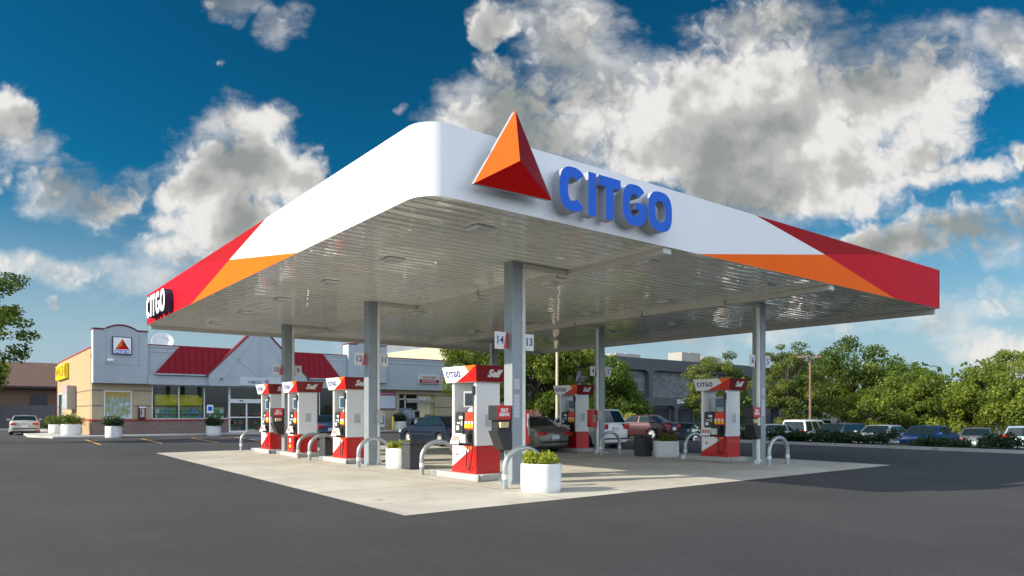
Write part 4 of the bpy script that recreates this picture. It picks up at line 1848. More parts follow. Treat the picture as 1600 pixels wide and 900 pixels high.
def word(s, size, zc, bold=.003, xc=0., sx=1., off=.006, space=1.0):
    def fn(b, xw, h, y):
        place(b, text_geo(s, size, bold, 0, .004, sx, space), (xc, y - off, zc), (1, 0, 0), (0, 0, 1))
    return fn


def tri_logo(x0, x1, z0, z1, off=.006):
    def fn(b, xw, h, y):
        xm = (x0 + x1) / 2
        zc = z0 + (z1 - z0) * .32
        P3 = [(x0, z0), (x1, z0), (xm, z1)]
        for k, (p, q) in enumerate(((P3[0], P3[2]), (P3[0], P3[1]), (P3[1], P3[2]))):
            b.add([(p[0], y - off, p[1]), (q[0], y - off, q[1]), (xm, y - off - .03, zc)], [[0, 1, 2]], k)
    return fn


def tri_part(t, x0, x1, z0, z1, depth):
    b = MB()
    tri_logo(x0, x1, z0, z1)(b, 0, 0, -depth - .003)
    b.build('emblem', [emblem_orange, emblem_red, emblem_dark], t, fix=False)


t = flat_sign('wall_sign', 'square white sign with red triangle emblem on the left tower of the store', 'sign', 7.52, 8.62, 5.22, 6.34, SY - .63,
              [M('sign_frame_dark', S(40, 54, 90), .4)], [('face', white_paint, face(.06)), ('lettering', letter_blue, word('CITGO', .27, .17, .010))])
tri_part(t, -.40, .40, .32, .98, .12)
t = flat_sign('wall_sign', 'white and maroon car wash entrance sign on the right wing of the store', 'sign', 29.85, 31.9, 3.95, 4.68, SY - .41,
              [M('sign_frame_white', S(200, 204, 206), .4)],
              [('face', M('sign_cream', S(196, 190, 176), .5), face(.05, .36, .68)), ('maroon_band', M('sign_maroon', S(140, 30, 56), .5), face(.05, .05, .345)),
               ('lettering', M('sign_text_maroon', S(120, 70, 70), .5), word('CAR WASH', .25, .51, .003, sx=1.0)), ('lettering', M('sign_text_pink', S(226, 180, 190), .5), word('ENTRANCE', .25, .2, .005, sx=1.05))])
t = flat_sign('menu_board', 'white notice board with maroon heading on the store wall left of the car wash bay', 'notice board', 26.2, 27.92, 1.82, 3.24, SY - .004,
              [M('board_frame', S(80, 50, 80), .5)], [('face', M('board_face', S(196, 204, 216), .4, var=.04), face(.04, .05, 1.08)),
                                                     ('heading', M('heading_maroon', S(140, 60, 96), .5), face(.03, 1.11, 1.39)), ('lettering', M('sign_text_pink', S(226, 180, 190), .5), word('YOUR CITY CITGO', .17, 1.25, .002))])
t = flat_sign('name_plate', 'pale name plate over the sliding doors below the gable', 'sign', 15.2, 18.1, 3.42, 4.0, SY - .985,
              [M('plate_white', S(190, 196, 200), .6)], [('lettering', M('plate_text', S(120, 130, 146), .6), word('AMERI', .34, .24, .002, xc=-.42, sx=1.0))], .05)
b = MB()
star = []
for k in range(10):
    r = .26 if k % 2 == 0 else .11
    a = PI / 2 + k * PI / 5
    star.append((.45 + r * math.cos(a), .30 + r * math.sin(a)))
b.prism(star, -.062, -.055, axis='y')
b.build('star', M('plate_text2', S(150, 120, 150), .6), t)
# side sign: yellow
t = thing('wall_sign', 'long yellow sign high on the sunlit side wall of the store', 'sign', (6.46, 65.2, 4.15))
b = MB()
b.bx(-.22, 0, -3.4, 3.4, 0, 1.15)
b.build('sign_box', M('sign_yellow', S(226, 222, 0), .45, var=.04), t, bevel=.03)
b = MB()
place(b, text_geo('WASH', 1.15, .02, 0, .02, 1.9), (-.235, 0, .56), (0, -1, 0), (0, 0, 1))
b.build('lettering', M('sign_olive', S(176, 130, 0), .5), t, fix=False)
b = MB()
b.bx(-.235, -.215, -3.4, -3.25, .03, 1.1)
b.build('edge_stripe', txt_red, t)
t = thing('wall_cabinet', 'tall grey notice cabinet with pink top on the sunlit side wall of the store', 'notice cabinet', (6.46, 58.8, 1.75))
b = MB()
b.bx(-.55, 0, -1.2, 1.6, 0, 1.7)
b.build('box', M('cabinet_grey', S(150, 150, 146), .5), t, bevel=.02)
b = MB()
b.bx(-.56, -.551, -1.1, 1.5, .15, 1.15, 0)
b.bx(-.56, -.551, -1.1, 1.5, 1.22, 1.6, 1)
b.build('face', [M('cab_face', S(170, 176, 176), .4, var=.3, scale=5), M('cab_pink', S(226, 150, 160), .5)], t)

# poster in the left front wall
t = thing('poster_window', 'framed poster window of green and white bottles in the tan wall under the tower', 'poster', (7.94, SY - .005, 1.16))
b = MB()
for q in ((-.78, .78, 1.70, 1.76), (-.78, .78, 0, .06), (-.78, -.72, .06, 1.70), (.72, .78, .06, 1.70)):
    b.bx(q[0], q[1], -.06, 0, q[2], q[3])
b.build('frame', alu, t)
pm = bpy.data.materials.new('poster_print')
pm.use_nodes = True
_t = pm.node_tree
_b = _t.nodes['Principled BSDF']
_tc = nd(_t, 'ShaderNodeTexCoord')
_n = noise(_t, vm(_t, 'MULTIPLY', _tc.outputs['Object'], (2.2, 1, 1.3)), 2.2, 4, .6)
_s = nd(_t, 'ShaderNodeSeparateXYZ')
put(_t, _s.inputs[0], _tc.outputs['Object'])
_r = nd(_t, 'ShaderNodeValToRGB')
_r.color_ramp.elements[0].color = S(96, 84, 40)
_r.color_ramp.elements[0].position = .3
_r.color_ramp.elements[1].color = S(226, 226, 214)
_r.color_ramp.elements[1].position = .7
e = _r.color_ramp.elements.new(.45); e.color = S(150, 160, 110)
e = _r.color_ramp.elements.new(.55); e.color = S(130, 156, 160)
put(_t, _r.inputs[0], _n.outputs['Fac'])
_c = mixc(_t, sstep(_t, _s.outputs[2], 1.1, 1.6), _r.outputs[0], S(170, 140, 60))
put(_t, _b.inputs['Base Color'], _c)
_b.inputs['Roughness'].default_value = .15
b = MB()
b.bx(-.72, .72, -.035, -.01, .06, 1.70)
b.build('print', pm, t)
# pay phone
t = thing('pay_phone', 'wall pay phone in dark red hood beside the poster window', 'pay phone', (9.28, SY - .03, 1.1))
b = MB()
b.bx(-.20, .20, -.32, 0, 0, .86)
b.build('hood', M('phone_maroon', S(74, 26, 34), .5), t, bevel=.03)
b = MB()
b.bx(-.12, .12, -.336, -.321, .16, .70, 0)
b.bx(-.09, -.03, -.35, -.337, .28, .62, 1)
b.build('phone', [M('phone_steel', S(178, 176, 170), .3, .4), black_plastic], t)
b = MB()
b.bx(-.20, .20, -.335, -.322, .74, .83)
b.build('sign_strip', txt_white, t)
# camera, satellite dish, roof units
t = thing('security_camera', 'white security camera on the tower below the triangle sign', 'security camera', (7.35, SY - .62, 4.75))
b = MB()
b.box((0, -.05, 0), (.10, .10, .14)); b.cyl((0, -.08, 0), (0, -.26, .05), .03)
b.build('arm', white_paint, t)
b = MB()
b.box((.06, -.34, .08), (.30, .14, .14)); b.cyl((-.09, -.34, .08), (-.13, -.34, .08), .05)
b.build('housing', white_paint, t, bevel=.02)
t = thing('satellite_dish', 'pale satellite dish on the store roof beside the left tower', 'satellite dish', (11.4, SY + 4, 5.2))
b = MB()
b.sweep([(0, 0, 0), (0, 0, 1.2)], .05, 8)
b.build('mast', galv, t)
b = MB()
b.lathe([(.02, 0), (.3, .05), (.55, .16), (.72, .30), (.70, .31), (.52, .19), (.28, .08), (.02, .03)], 24)
o = b.build('dish', M('dish_paint', S(200, 204, 204), .5), t, smooth=True, loc=(0, 0, 1.28), rot=(R(58), 0, R(-14)))
b = MB()
b.sweep([(.55, 0, .2), (.3, 0, .6), (0, 0, .75)], .02, 6)
b.box((0, 0, .75), (.1, .1, .1))
b.build('feed_arm', galv, t, loc=(0, 0, 1.28), rot=(R(58), 0, R(-14)))
t = thing('roof_unit', 'flat pale ventilation unit on the store roof left of the gable', 'roof unit', (15.2, SY + 7, 5.2))
b = MB()
b.box((0, 0, .65), (2.8, 1.8, 1.0))
b.build('casing', M('unit_grey', S(190, 196, 200), .5), t, bevel=.03)
b = MB()
b.box((0, 0, 1.2), (2.9, 1.9, .1))
b.build('cover', galv, t)
# flood light on the gable foot
t = thing('flood_light', 'small flood lamp on the stucco band left of the gable', 'flood lamp', (13.9, SY - .98, 3.7))
b = MB()
b.sweep([(0, 0, 0), (0, -.2, .1)], .02, 6)
b.build('arm', steel, t)
b = MB()
b.cyl((0, -.2, .08), (.08, -.42, .2), .06, .09)
b.build('lamp_head', steel, t)
# accessible-parking sign
t = thing('parking_sign', 'small blue and white accessible parking sign on a post before the store windows', 'parking sign', (13.05, 48.7, .0))
b = MB()
b.sweep([(0, 0, 0), (0, 0, 2.1)], .03, 8)
b.build('post', galv, t)
b = MB()
b.bx(-.2, .2, -.05, -.03, 1.5, 2.05, 0)
b.bx(-.13, .13, -.056, -.051, 1.66, 1.94, 1)
b.build('plate', [txt_white, letter_blue], t)
# box, newspaper rack, pay station, yellow post
t = thing('newspaper_rack', 'white newspaper box with blue panel left of the dark planter by the store', 'newspaper box', (26.0, 49.6, .134))
b = MB()
b.bx(-.35, .35, -.3, .3, .25, 1.35)
b.build('box', M('rack_white', S(206, 212, 216), .45), t, bevel=.03)
b = MB()
b.bx(-.26, .26, -.312, -.303, .5, 1.2, 0)
b.bx(-.16, .16, -.318, -.313, .68, 1.04, 1)
b.build('front', [M('rack_blue', S(60, 96, 170), .4), txt_white], t)
b = MB()
for x in (-.28, .28):
    for y in (-.22, .22):
        b.bx(x - .03, x + .03, y - .03, y + .03, 0, .25)
build_each(b, 'leg', steel, t)
t = thing('safety_post', 'short yellow safety post beside white planter at the car wash end', 'bollard', (26.9, 49.0, .134))
b = MB()
b.lathe([(.09, 0), (.09, 1.0), (.07, 1.06), (.03, 1.09)], 14)
b.build('post', M('post_yellow', S(226, 204, 60), .5), t, smooth=True)
b = MB()
b.lathe([(.13, 0), (.13, .03)], 14)
b.build('base_plate', galv, t)
t = thing('pay_station', 'white car wash pay station on a post', 'pay station', (29.0, 49.0, .134))
b = MB()
b.bx(-.09, .09, -.09, .09, 0, .9)
b.build('post', white_paint, t)
b = MB()
b.bx(-.27, .27, -.2, .2, .9, 1.6)
b.build('cabinet', M('station_grey', S(150, 156, 156), .45), t, bevel=.03)
b = MB()
b.bx(-.2, .2, -.212, -.203, 1.0, 1.5, 0)
b.bx(-.12, .12, -.216, -.213, 1.25, 1.4, 1)
b.build('front', [black_plastic, screen_m], t)
t = thing('vending_machine', 'grey machine standing in front of dark doors in the car wash bay', 'machine', (28.7, 50.1, .134))
b = MB()
b.bx(-.45, .45, -.3, .3, 0, 1.75)
b.build('casing', M('machine_grey', S(110, 118, 128), .45), t, bevel=.03)
b = MB()
b.bx(-.36, .36, -.312, -.303, .9, 1.6)
b.build('front', M('machine_front', S(150, 164, 180), .4, var=.3), t)

# store planters
SP = [(7.35, 48.2, .46, .72, 0.0, leaf_dark, 'white planter with dark shrub before the poster window', 'dark rounded shrub in the planter before the poster window'),
      (5.45, 50.9, .55, .68, .134, leaf_green, 'white planter at the front corner of the store side walk', 'green spreading shrub in the planter at the store corner'),
      (5.2, 55.5, .55, .62, .134, leaf_green, 'low white planter along the sunlit side wall', 'green shrub in the low planter along the sunlit side wall'),
      (13.2, 48.4, .46, .66, 0., leaf_dark, 'white planter under the middle store window', 'dark shrub in the planter under the middle store window'),
      (27.9, 49.6, .5, .68, .134, leaf_dark, 'white planter beside the yellow post at the car wash', 'dark shrub in the planter beside the yellow post'),
      (30.4, 49.0, .5, .62, .134, leaf_lime, 'white planter with bright shrub behind the blue car', 'bright yellow green shrub behind the blue car')]
for i, (x, y, r, h, z, lm, l1, l2) in enumerate(SP):
    planter(x, y, r, h, l1, 24 if i else 8, z)
    shrub(x, y, r * 1.35, .78, z + h - .08, l2, lm, 1800, .09, seed=20 + i)
shrub(5.6, 66.5, .7, .9, .13, 'dark shrub at the far end of the sunlit side wall', leaf_dark, 1200, .1, seed=31)
shrub(29.6, 49.8, .6, 1.0, .13, 'green shrub beside the car wash pay station', leaf_green, 1300, .1, seed=33)

# ------------------------------------------------------------------ office building beyond
BX, BY, BH = 39.3, 59.4, 8.5
office = thing('office_building', 'two storey dark office block with rounded concrete arches and sunlit beige side', 'office building', (BX, BY, zg(48)))
BZ = zg(48)
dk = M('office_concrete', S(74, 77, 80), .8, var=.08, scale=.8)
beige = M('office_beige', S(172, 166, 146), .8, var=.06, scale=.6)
blockw = brick_mat('office_block', S(118, 121, 122), S(90, 93, 96), S(60, 63, 66), bw=.62, rh=.42)
H = BH - BZ


def arch_panel(w, z0, z1, r):
    """opening outline with rounded upper corners"""
    p = [(0, z0), (w, z0), (w, z1 - r)]
    for i in range(1, 7):
        a = PI / 2 * i / 6
        p.append((w - r + r * math.cos(a), z1 - r + r * math.sin(a)))
    for i in range(0, 6):
        a = PI / 2 + PI / 2 * i / 6
        p.append((r + r * math.cos(a), z1 - r + r * math.sin(a)))
    p.append((0, z1 - r))
    return p


b = MB()
b.bx(.6, 70, .6, 40, 0, H - .3)
b.build('core', blockw, office)
b = MB()
b.bx(0, 70, -.05, .55, H - 1.5, H)
b.bx(0, 70, -.05, .55, 3.15, 4.25)
x = 0
bayw = 10.2
for k in range(8):
    x = k * bayw
    if x > 70: break
    b.bx(x, x + .7, -.051, .55, 4.25, H - 1.5)
    # haunches
    for s_, xx in ((1, x + .7), (-1, x)):
        if xx <= 0: continue
        pr = [(xx, H - 1.5), (xx + s_ * .9, H - 1.5)]
        for i in range(7):
            a = PI / 2 * i / 6
            pr.append((xx + s_ * (.9 - .9 * math.sin(a)), H - 1.5 - .9 + .9 * math.cos(a)))
        b.prism(pr, -.05, .55, axis='y')
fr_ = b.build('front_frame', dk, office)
b = MB()
for k in range(14):
    x = k * 5.1
    if x > 69: break
    b.box((x + .35, .1, 1.58), (.5, .5, 3.14))
    b.box((x + .35, .1, 2.9), (.6, .52, .5), top=(1.3, .54))
build_each(b, 'pier', dk, office)
b = MB()
place(b, text_geo('2538', .72, .01, 0, .03, 1.1), (37.0, -.075, 3.72), (1, 0, 0), (0, 0, 1))
b.build('street_number', txt_white, office, fix=False)
b = MB()
for k in range(13):
    b.bx(k * 5.1 + 1.0, k * 5.1 + 4.8, .56, .60, .2, 2.8)
build_each(b, 'ground_window', M('office_glass', (.03, .035, .045), .08, var=.2, spec=.8), office)
# sunlit side
b = MB()
b.bx(-.05, .55, .56, 40, H - 1.5, H)
b.bx(-.05, .55, .56, 40, 3.15, 4.25)
for k in range(5):
    y = .56 + k * 9.6
    b.bx(-.052, .55, y, y + .7, 4.25, H - 1.5)
    for s_, yy in ((1, y + .7), (-1, y)):
        if yy <= .6: continue
        pr = [(yy, H - 1.5), (yy + s_ * 1.1, H - 1.5)]
        for i in range(7):
            a = PI / 2 * i / 6
            pr.append((yy + s_ * (1.1 - 1.1 * math.sin(a)), H - 1.5 - 1.1 + 1.1 * math.cos(a)))
        b.prism(pr, -.05, .55, axis='x')
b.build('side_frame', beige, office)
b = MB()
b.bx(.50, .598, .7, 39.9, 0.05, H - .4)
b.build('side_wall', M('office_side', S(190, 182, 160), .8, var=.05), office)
b = MB()
for k in range(10):
    b.bx(.46, .51, 2.2 + k * 3.7, 4.6 + k * 3.7, 5.3, 6.6)
build_each(b, 'side_window', M('office_glass', (.03, .035, .045), .08, var=.2, spec=.8), office)
for (x, y, sx_, sz, l) in [(33, 7, 5, 1.4, 'long low ventilation unit on the office roof'), (47, 7, 4.5, 2.3, 'tall beige ventilation unit on the office roof'), (53, 7.5, 4.5, 1.9, 'second taller roof unit with open end on the office roof'), (3, 24, 3.0, .9, 'small dark vents on the office roof edge near the store')]:
    t = thing('roof_unit', l, 'roof unit', (BX + x, BY + y, BH - .3 + BZ * 0), group=None)
    b = MB()
    b.box((0, 0, sz / 2), (sx_, 2.6, sz))
    b.build('casing', M('unit_beige', S(150, 146, 138), .6, var=.1), t, bevel=.04)
    b = MB()
    b.box((sx_ * .2, -.2, sz + .04), (sx_ * .5, 2.0, .08))
    for i in range(5):
        b.bx(-sx_ * .4, sx_ * .1, -1.33, -1.302, sz * .2 + i * .2 * sz * .7, sz * .2 + i * .2 * sz * .7 + .05)
    b.build('grille', sign_grey, t)

# ------------------------------------------------------------------ brown house and fence on the far left
t = thing('brown_house', 'low brown brick house with dark shingle roof behind the grey fence', 'house', (-8, 92, 0))
b = MB()
b.bx(-22, 24, 0, 14, 0, 4.4)
b.build('wall', brick_mat('brown_brick', S(120, 92, 72), S(100, 76, 60), S(120, 104, 90)), t)
b = MB()
b.add([(-23, -1, 4.3), (25, -1, 4.3), (25, 15, 4.3), (-23, 15, 4.3), (-14, 7, 7.4), (17, 7, 7.4)],
      [[0, 1, 5, 4], [1, 2, 5], [2, 3, 4, 5], [3, 0, 4], [3, 2, 1, 0]])
b.build('roof', M('shingle', S(92, 70, 62), .9, var=.2, scale=3, bump=.4, bscale=8), t)
b = MB()
b.bx(-23, 25, -1.05, -.9, 4.15, 4.38)
b.build('eave_board', M('eave', S(60, 44, 40), .7), t)
b = MB()
for x in (-12, -4, 6, 14):
    b.bx(x, x + 1.6, -.04, .05, 2.2, 3.6)
build_each(b, 'window', M('house_glass', S(50, 60, 70), .15), t)
t = thing('board_fence', 'grey weathered board fence in front of the brown house', 'fence', (-10, 80, 0))
b = MB()
for i in range(130):
    b.bx(-16 + i * .26, -16 + i * .26 + .245, -.01 + .012 * (i % 2), .02 + .012 * (i % 2), .06, 2.2 + .03 * rnd.random())
b.build('board', M('fence_grey', S(96, 100, 104), .9, var=.2, scale=3), t)
b = MB()
for i in range(13):
    b.bx(-16 + i * 2.8, -15.88 + i * 2.8, .04, .16, 0, 2.1)
b.bx(-16, 17.8, .04, .09, .5, .6); b.bx(-16, 17.8, .04, .09, 1.7, 1.8)
b.build('rail', M('fence_grey2', S(86, 88, 92), .9), t)
b = MB()
b.prism([(-60, 73.5), (3.3, 73.5), (3.3, 79.6), (-60, 79.6)], 0, .12)
struct(b.build('verge', soil), label='kerbed verge in front of the fence')
b = MB()
b.bx(-60, 3.4, 73.2, 73.48, 0, .14)
struct(b.build('kerb', concrete_b), label='kerb in front of the fence')

# ------------------------------------------------------------------ cars
car_glass = M('car_glass', (.010, .018, .020), .05, var=.1, spec=.45)
lamp_red = M('tail_lamp', S(190, 16, 20), .15, coat=.6)
lamp_clear = M('head_lamp', (.62, .64, .64), .12, .2, coat=.6)
tyre_m = M('tyre', (.015, .015, .016), .8)
rim_m = M('alloy', (.62, .63, .64), .3, .7)
plate_m = M('plate', S(206, 214, 220), .4)
under_m = M('underbody', (.012, .012, .012), .8)


def paint(name, c, met=.35):
    return M('paint_' + name, c, .36, met, var=.02, coat=.4, spec=.35)


KIND = {
    'sedan': dict(L=4.65, W=1.76, H=1.42, top=[(-2.32, .66), (-2.28, .86), (-2.15, .97), (-1.7, 1.0), (-.8, .97), (.9, .95), (1.15, .92), (1.9, .80), (2.2, .70), (2.32, .52)],
                  gh=(-1.86, -1.02, .22, 1.12, .965), split=(.06, .47, .51, .90)),
    'coupe': dict(L=4.6, W=1.78, H=1.36, top=[(-2.3, .66), (-2.26, .88), (-2.1, .99), (-1.7, 1.0), (-.8, .96), (.9, .93), (1.15, .90), (1.9, .76), (2.2, .66), (2.3, .5)],
                  gh=(-1.95, -1.0, .1, 1.12, .96), split=(.06, .38, .42, .92)),
    'suv': dict(L=4.6, W=1.86, H=1.72, top=[(-2.3, .70), (-2.27, .95), (-2.2, 1.10), (-1.7, 1.12), (0, 1.08), (1.0, 1.06), (1.2, 1.03), (1.95, .93), (2.2, .82), (2.3, .58)],
                gh=(-2.22, -1.85, .20, 1.05, 1.08), split=(.05, .30, .33, .60, .63, .92)),
    'wagon': dict(L=4.6, W=1.74, H=1.50, top=[(-2.3, .66), (-2.27, .88), (-2.2, 1.0), (-1.7, 1.0), (0, .97), (1.0, .95), (1.2, .92), (1.95, .82), (2.2, .72), (2.3, .52)],
                  gh=(-2.22, -1.80, .25, 1.1, .965), split=(.04, .30, .33, .62, .65, .92)),
    'van': dict(L=4.8, W=1.92, H=1.76, top=[(-2.4, .72), (-2.38, .95), (-2.3, 1.02), (-1.7, 1.02), (0, 1.0), (1.3, .98), (1.6, .95), (2.1, .86), (2.3, .76), (2.4, .56)],
                gh=(-2.34, -2.08, .55, 1.65, 1.0), split=(.03, .30, .33, .62, .65, .93)),
}


def interp(tab, x):
    if x <= tab[0][0]: return tab[0][1]
    for (a, p), (c, q) in zip(tab, tab[1:]):
        if x <= c: return p + (q - p) * (x - a) / (c - a)
    return tab[-1][1]


def make_car(kind, mat, label, cat, x, y, heading, z=None, group=None, name=None):
    K = KIND[kind]
    L, Wd, H = K['L'], K['W'], K['H']
    t = thing(name or 'parked_car', label, cat, (x, y, zg(x) if z is None else z), heading, group)
    wx, wr, ar = 1.36 if L < 4.75 else 1.45, .315, .375

    def hw(xx):
        u = abs(xx) / (L / 2)
        return Wd / 2 * (1 - .075 * u ** 3) - .16 * max(0, (u - .90) / .10) ** 2
    xs = sorted(set([round(-L / 2 + L * i / 46, 4) for i in range(47)] + [s * wx + d for s in (-1, 1) for d in (-ar, -ar * .92, ar * .92, ar)] + [-L / 2 + .03, L / 2 - .03]))
    rings = []
    for xx in xs:
        h = hw(xx)
        zt = interp(K['top'], xx)
        u = abs(xx) / (L / 2)
        zb = .19 + .10 * max(0, (u - .86) / .14)
        arch = 0
        for s in (-1, 1):
            d = abs(xx - s * wx)
            if d < ar:
                arch = .30 + math.sqrt(ar * ar - d * d)
        p = [(0, zb), (h * .80, max(zb, arch)), (h * .965, max(zb + .03, arch)), (h, max(.50, arch + .012)), (h * .992, max(zt - .20, arch + .03)), (h * .955, max(zt - .05, arch + .045)), (h * .87, zt), (0, zt + .025)]
        ring = [(xx, a, c) for a, c in p] + [(xx, -a, c) for a, c in p[-2:0:-1]]
        rings.append(ring)
    b = MB()
    m = len(rings[0])
    for r in rings: b.v += r
    for i in range(len(rings) - 1):
        for j in range(m):
            q = (j + 1) % m
            b.f.append([i * m + j, i * m + q, (i + 1) * m + q, (i + 1) * m + j]); b.m.append(0)
    b.f.append(list(range(m))); b.m.append(0)
    b.f.append([(len(rings) - 1) * m + j for j in range(m)]); b.m.append(0)
    body = b.build('body', mat, t, smooth=True)
    r0, r1, f1, f0, zb = K['gh']
    wb, wt = Wd / 2 * .91, Wd / 2 * .70
    zh = H
    b = MB()
    lift = .03
    b.v = [(r0, -wb, zb - .08), (f0, -wb, zb - .08), (f0, wb, zb - .08), (r0, wb, zb - .08),
           (r1, -wt, zh - lift), (f1, -wt, zh - lift), (f1, wt, zh - lift), (r1, wt, zh - lift),
           ((r1 + f1) / 2, 0, zh), (r0 - .03, 0, zb - .08), (f0 + .10, 0, zb - .08), (r1 - .02, 0, zh - .012), (f1 + .06, 0, zh - .012)]
    b.f = [[0, 1, 5, 4], [2, 3, 7, 6], [1, 10, 12, 5], [10, 2, 6, 12], [3, 9, 11, 7], [9, 0, 4, 11], [4, 5, 12, 8], [4, 8, 11], [7, 11, 8], [7, 8, 12, 6], [0, 9, 3, 2, 10, 1]]
    b.m = [0] * len(b.f)
    b.build('cabin', mat, t, smooth=True, bevel=.05, segs=3)

    def bl(P, u, v, off):
        a, c, d, e = [Vector(p) for p in P]
        p = (a * (1 - u) + c * u) * (1 - v) + (e * (1 - u) + d * u) * v
        n = (c - a).cross(e - a).normalized()
        return p + n * off
    z0 = zb - .08
    v0 = (zb + .02 - z0) / (zh - lift - z0)
    for s in (-1, 1):
        P = [(r0, s * wb, z0), (f0, s * wb, z0), (f1, s * wt, zh - lift), (r1, s * wt, zh - lift)]
        sp = K['split']
        b = MB()
        for k in range(0, len(sp), 2):
            pts = [(sp[k], v0), (sp[k + 1], v0), (min(sp[k + 1], .97), .88), (sp[k], .88)]
            b.add([bl(P, u, v, -s * .012) for u, v in pts], [[0, 1, 2, 3]])
        b.build('side_window', car_glass, t, fix=False)
    b = MB()
    for P, sg in (([(f0, -wb, z0), (f0 + .10, 0, z0), (f1 + .06, 0, zh - .012), (f1, -wt, zh - lift)], 1), ([(f0 + .10, 0, z0), (f0, wb, z0), (f1, wt, zh - lift), (f1 + .06, 0, zh - .012)], 1)):
        left = P[0][1] < 0
        us = (.12, 1.0) if left else (0., .88)
        b.add([bl(P, us[0], v0, .012), bl(P, us[1], v0, .012), bl(P, us[1], .92, .012), bl(P, us[0], .92, .012)], [[0, 1, 2, 3]])
    b.build('windscreen', car_glass, t, fix=False)
    b = MB()
    for P in ([(r0, wb, z0), (r0 - .03, 0, z0), (r1 - .02, 0, zh - .012), (r1, wt, zh - lift)], [(r0 - .03, 0, z0), (r0, -wb, z0), (r1, -wt, zh - lift), (r1 - .02, 0, zh - .012)]):
        left = P[0][1] > 0
        us = (.12, 1.0) if left else (0., .88)
        vv = (v0 + .03, .88)
        b.add([bl(P, us[0], vv[0], .012), bl(P, us[1], vv[0], .012), bl(P, us[1], vv[1], .012), bl(P, us[0], vv[1], .012)], [[0, 1, 2, 3]])
    b.build('rear_window', car_glass, t, fix=False)
    for sx in (-1, 1):
        for sy in (-1, 1):
            b = MB()
            yc = sy * (Wd / 2 - .125)
            n = 22
            for (r, dy) in ((.19, -.10), (.29, -.10), (wr, -.07), (wr, .07), (.29, .10), (.20, .10)):
                for j in range(n):
                    a = 2 * PI * j / n
                    b.v.append((sx * wx + r * math.cos(a), yc + sy * dy, wr + r * math.sin(a)))
            for i in range(5):
                for j in range(n):
                    q = (j + 1) % n
                    b.f.append([i * n + j, i * n + q, (i + 1) * n + q, (i + 1) * n + j]); b.m.append(0)
            w = b.build('wheel', tyre_m, t, smooth=True)
            b = MB()
            b.cyl((sx * wx, yc + sy * .05, wr), (sx * wx, yc + sy * .075, wr), .205, n=20)
            b.cyl((sx * wx, yc + sy * .07, wr), (sx * wx, yc + sy * .10, wr), .05, n=10)
            for k in range(5):
                a = k * 2 * PI / 5
                c, s_ = math.cos(a), math.sin(a)
                b.sweep([(sx * wx + .04 * c, yc + sy * .09, wr + .04 * s_), (sx * wx + .195 * c, yc + sy * .082, wr + .195 * s_)], [.035, .028], 5)
            b.build('rim', rim_m, w)
    zt_r = interp(K['top'], -L / 2 + .06)
    big = kind in ('suv', 'wagon', 'van')
    for sy in (-1, 1):
        b = MB()
        hh = hw(-L / 2 + .10)
        zc = (.98 if big else .78)
        b.box((-L / 2 + .085, sy * (hh - .17), zc - .02), (.17, .36, .24 if big else .15))
        b.build('tail_light', lamp_red, t, bevel=.03)
        b = MB()
        hh = hw(L / 2 - .16)
        b.box((L / 2 - .15, sy * (hh - .20), .635 if not big else .76), (.26, .38, .14))
        b.build('headlight', lamp_clear, t, bevel=.04)
        b = MB()
        b.box((f0 - .22, sy * (Wd / 2 + .05), zb + .07), (.12, .19, .13))
        b.build('mirror', mat, t, bevel=.035)
    b = MB()
    b.box((-L / 2 - .005, 0, .62 if not big else .86), (.03, .38, .16))
    b.box((L / 2 - .0, 0, .43), (.03, .38, .14))
    build_each(b, 'number_plate', plate_m, t)
    b = MB()
    b.box((L / 2 - .04, 0, .60), (.10, .8, .10))
    b.build('grille', under_m, t, bevel=.02)
    b = MB()
    b.box((-L / 2 + .06, 0, .44), (.16, Wd * .80, .06)); b.box((L / 2 - .06, 0, .40), (.16, Wd * .80, .05))
    for sy in (-1, 1):
        b.bx(-wx + .42, wx - .42, sy * (Wd / 2 + .004), sy * (Wd / 2 - .03), .53, .57)
    build_each(b, 'bumper_strip', under_m, t, bevel=.01)
    b = MB()
    b.bx(-L / 2 + .25, L / 2 - .25, -Wd / 2 + .22, Wd / 2 - .22, .16, .40)
    b.build('underbody', under_m, t)
    return t


UP = PI / 2
make_car('coupe', paint('silver', S(176, 172, 164), .5), 'silver coupe seen from behind on the asphalt left of the store', 'car', 3.62, 60.0, UP - .06)
make_car('sedan', paint('navy', S(20, 30, 50), .4), 'dark blue sedan between the second pump row and the store, front to the left', 'car', 17.85, 28.1, UP + .02)
make_car('sedan', paint('slate_blue', S(46, 66, 92), .45), 'slate blue car parked before the store windows behind the second pump', 'car', 16.1, 38.6, UP)
make_car('sedan', paint('grey', S(108, 106, 98), .5), 'grey sedan seen from behind at the pump right of the nearest column', 'car', 17.72, 21.95, UP)
make_car('suv', paint('white_suv', S(214, 214, 210), .1), 'white SUV seen from behind beyond the right pump row', 'car', 21.9, 22.7, UP)
make_car('sedan', paint('maroon', S(54, 8, 18), .2), 'maroon sedan standing before the office building', 'car', 31.6, 27.6, UP + .16, group=None)
make_car('sedan', paint('dark_teal', S(60, 76, 86), .45), 'dark grey car behind the tail of the maroon sedan', 'car', 40.6, 31.2, UP + .1)
LOT = 'cars in the car park beyond the hedge'
make_car('sedan', paint('blue', S(26, 50, 104), .5), 'bright blue sedan facing the hedge, nearest car in the car park', 'car', 37.3, 14.1, PI + .04, group=LOT)
make_car('sedan', paint('pale_silver', S(168, 174, 180), .5), 'pale silver sedan facing the hedge, left behind the bright blue sedan', 'car', 39.0, 17.0, PI, group=LOT)
make_car('wagon', paint('dark_wagon', S(56, 66, 74), .4), 'dark estate car facing the hedge with pale windows', 'car', 40.2, 20.0, PI - .05, group=LOT)
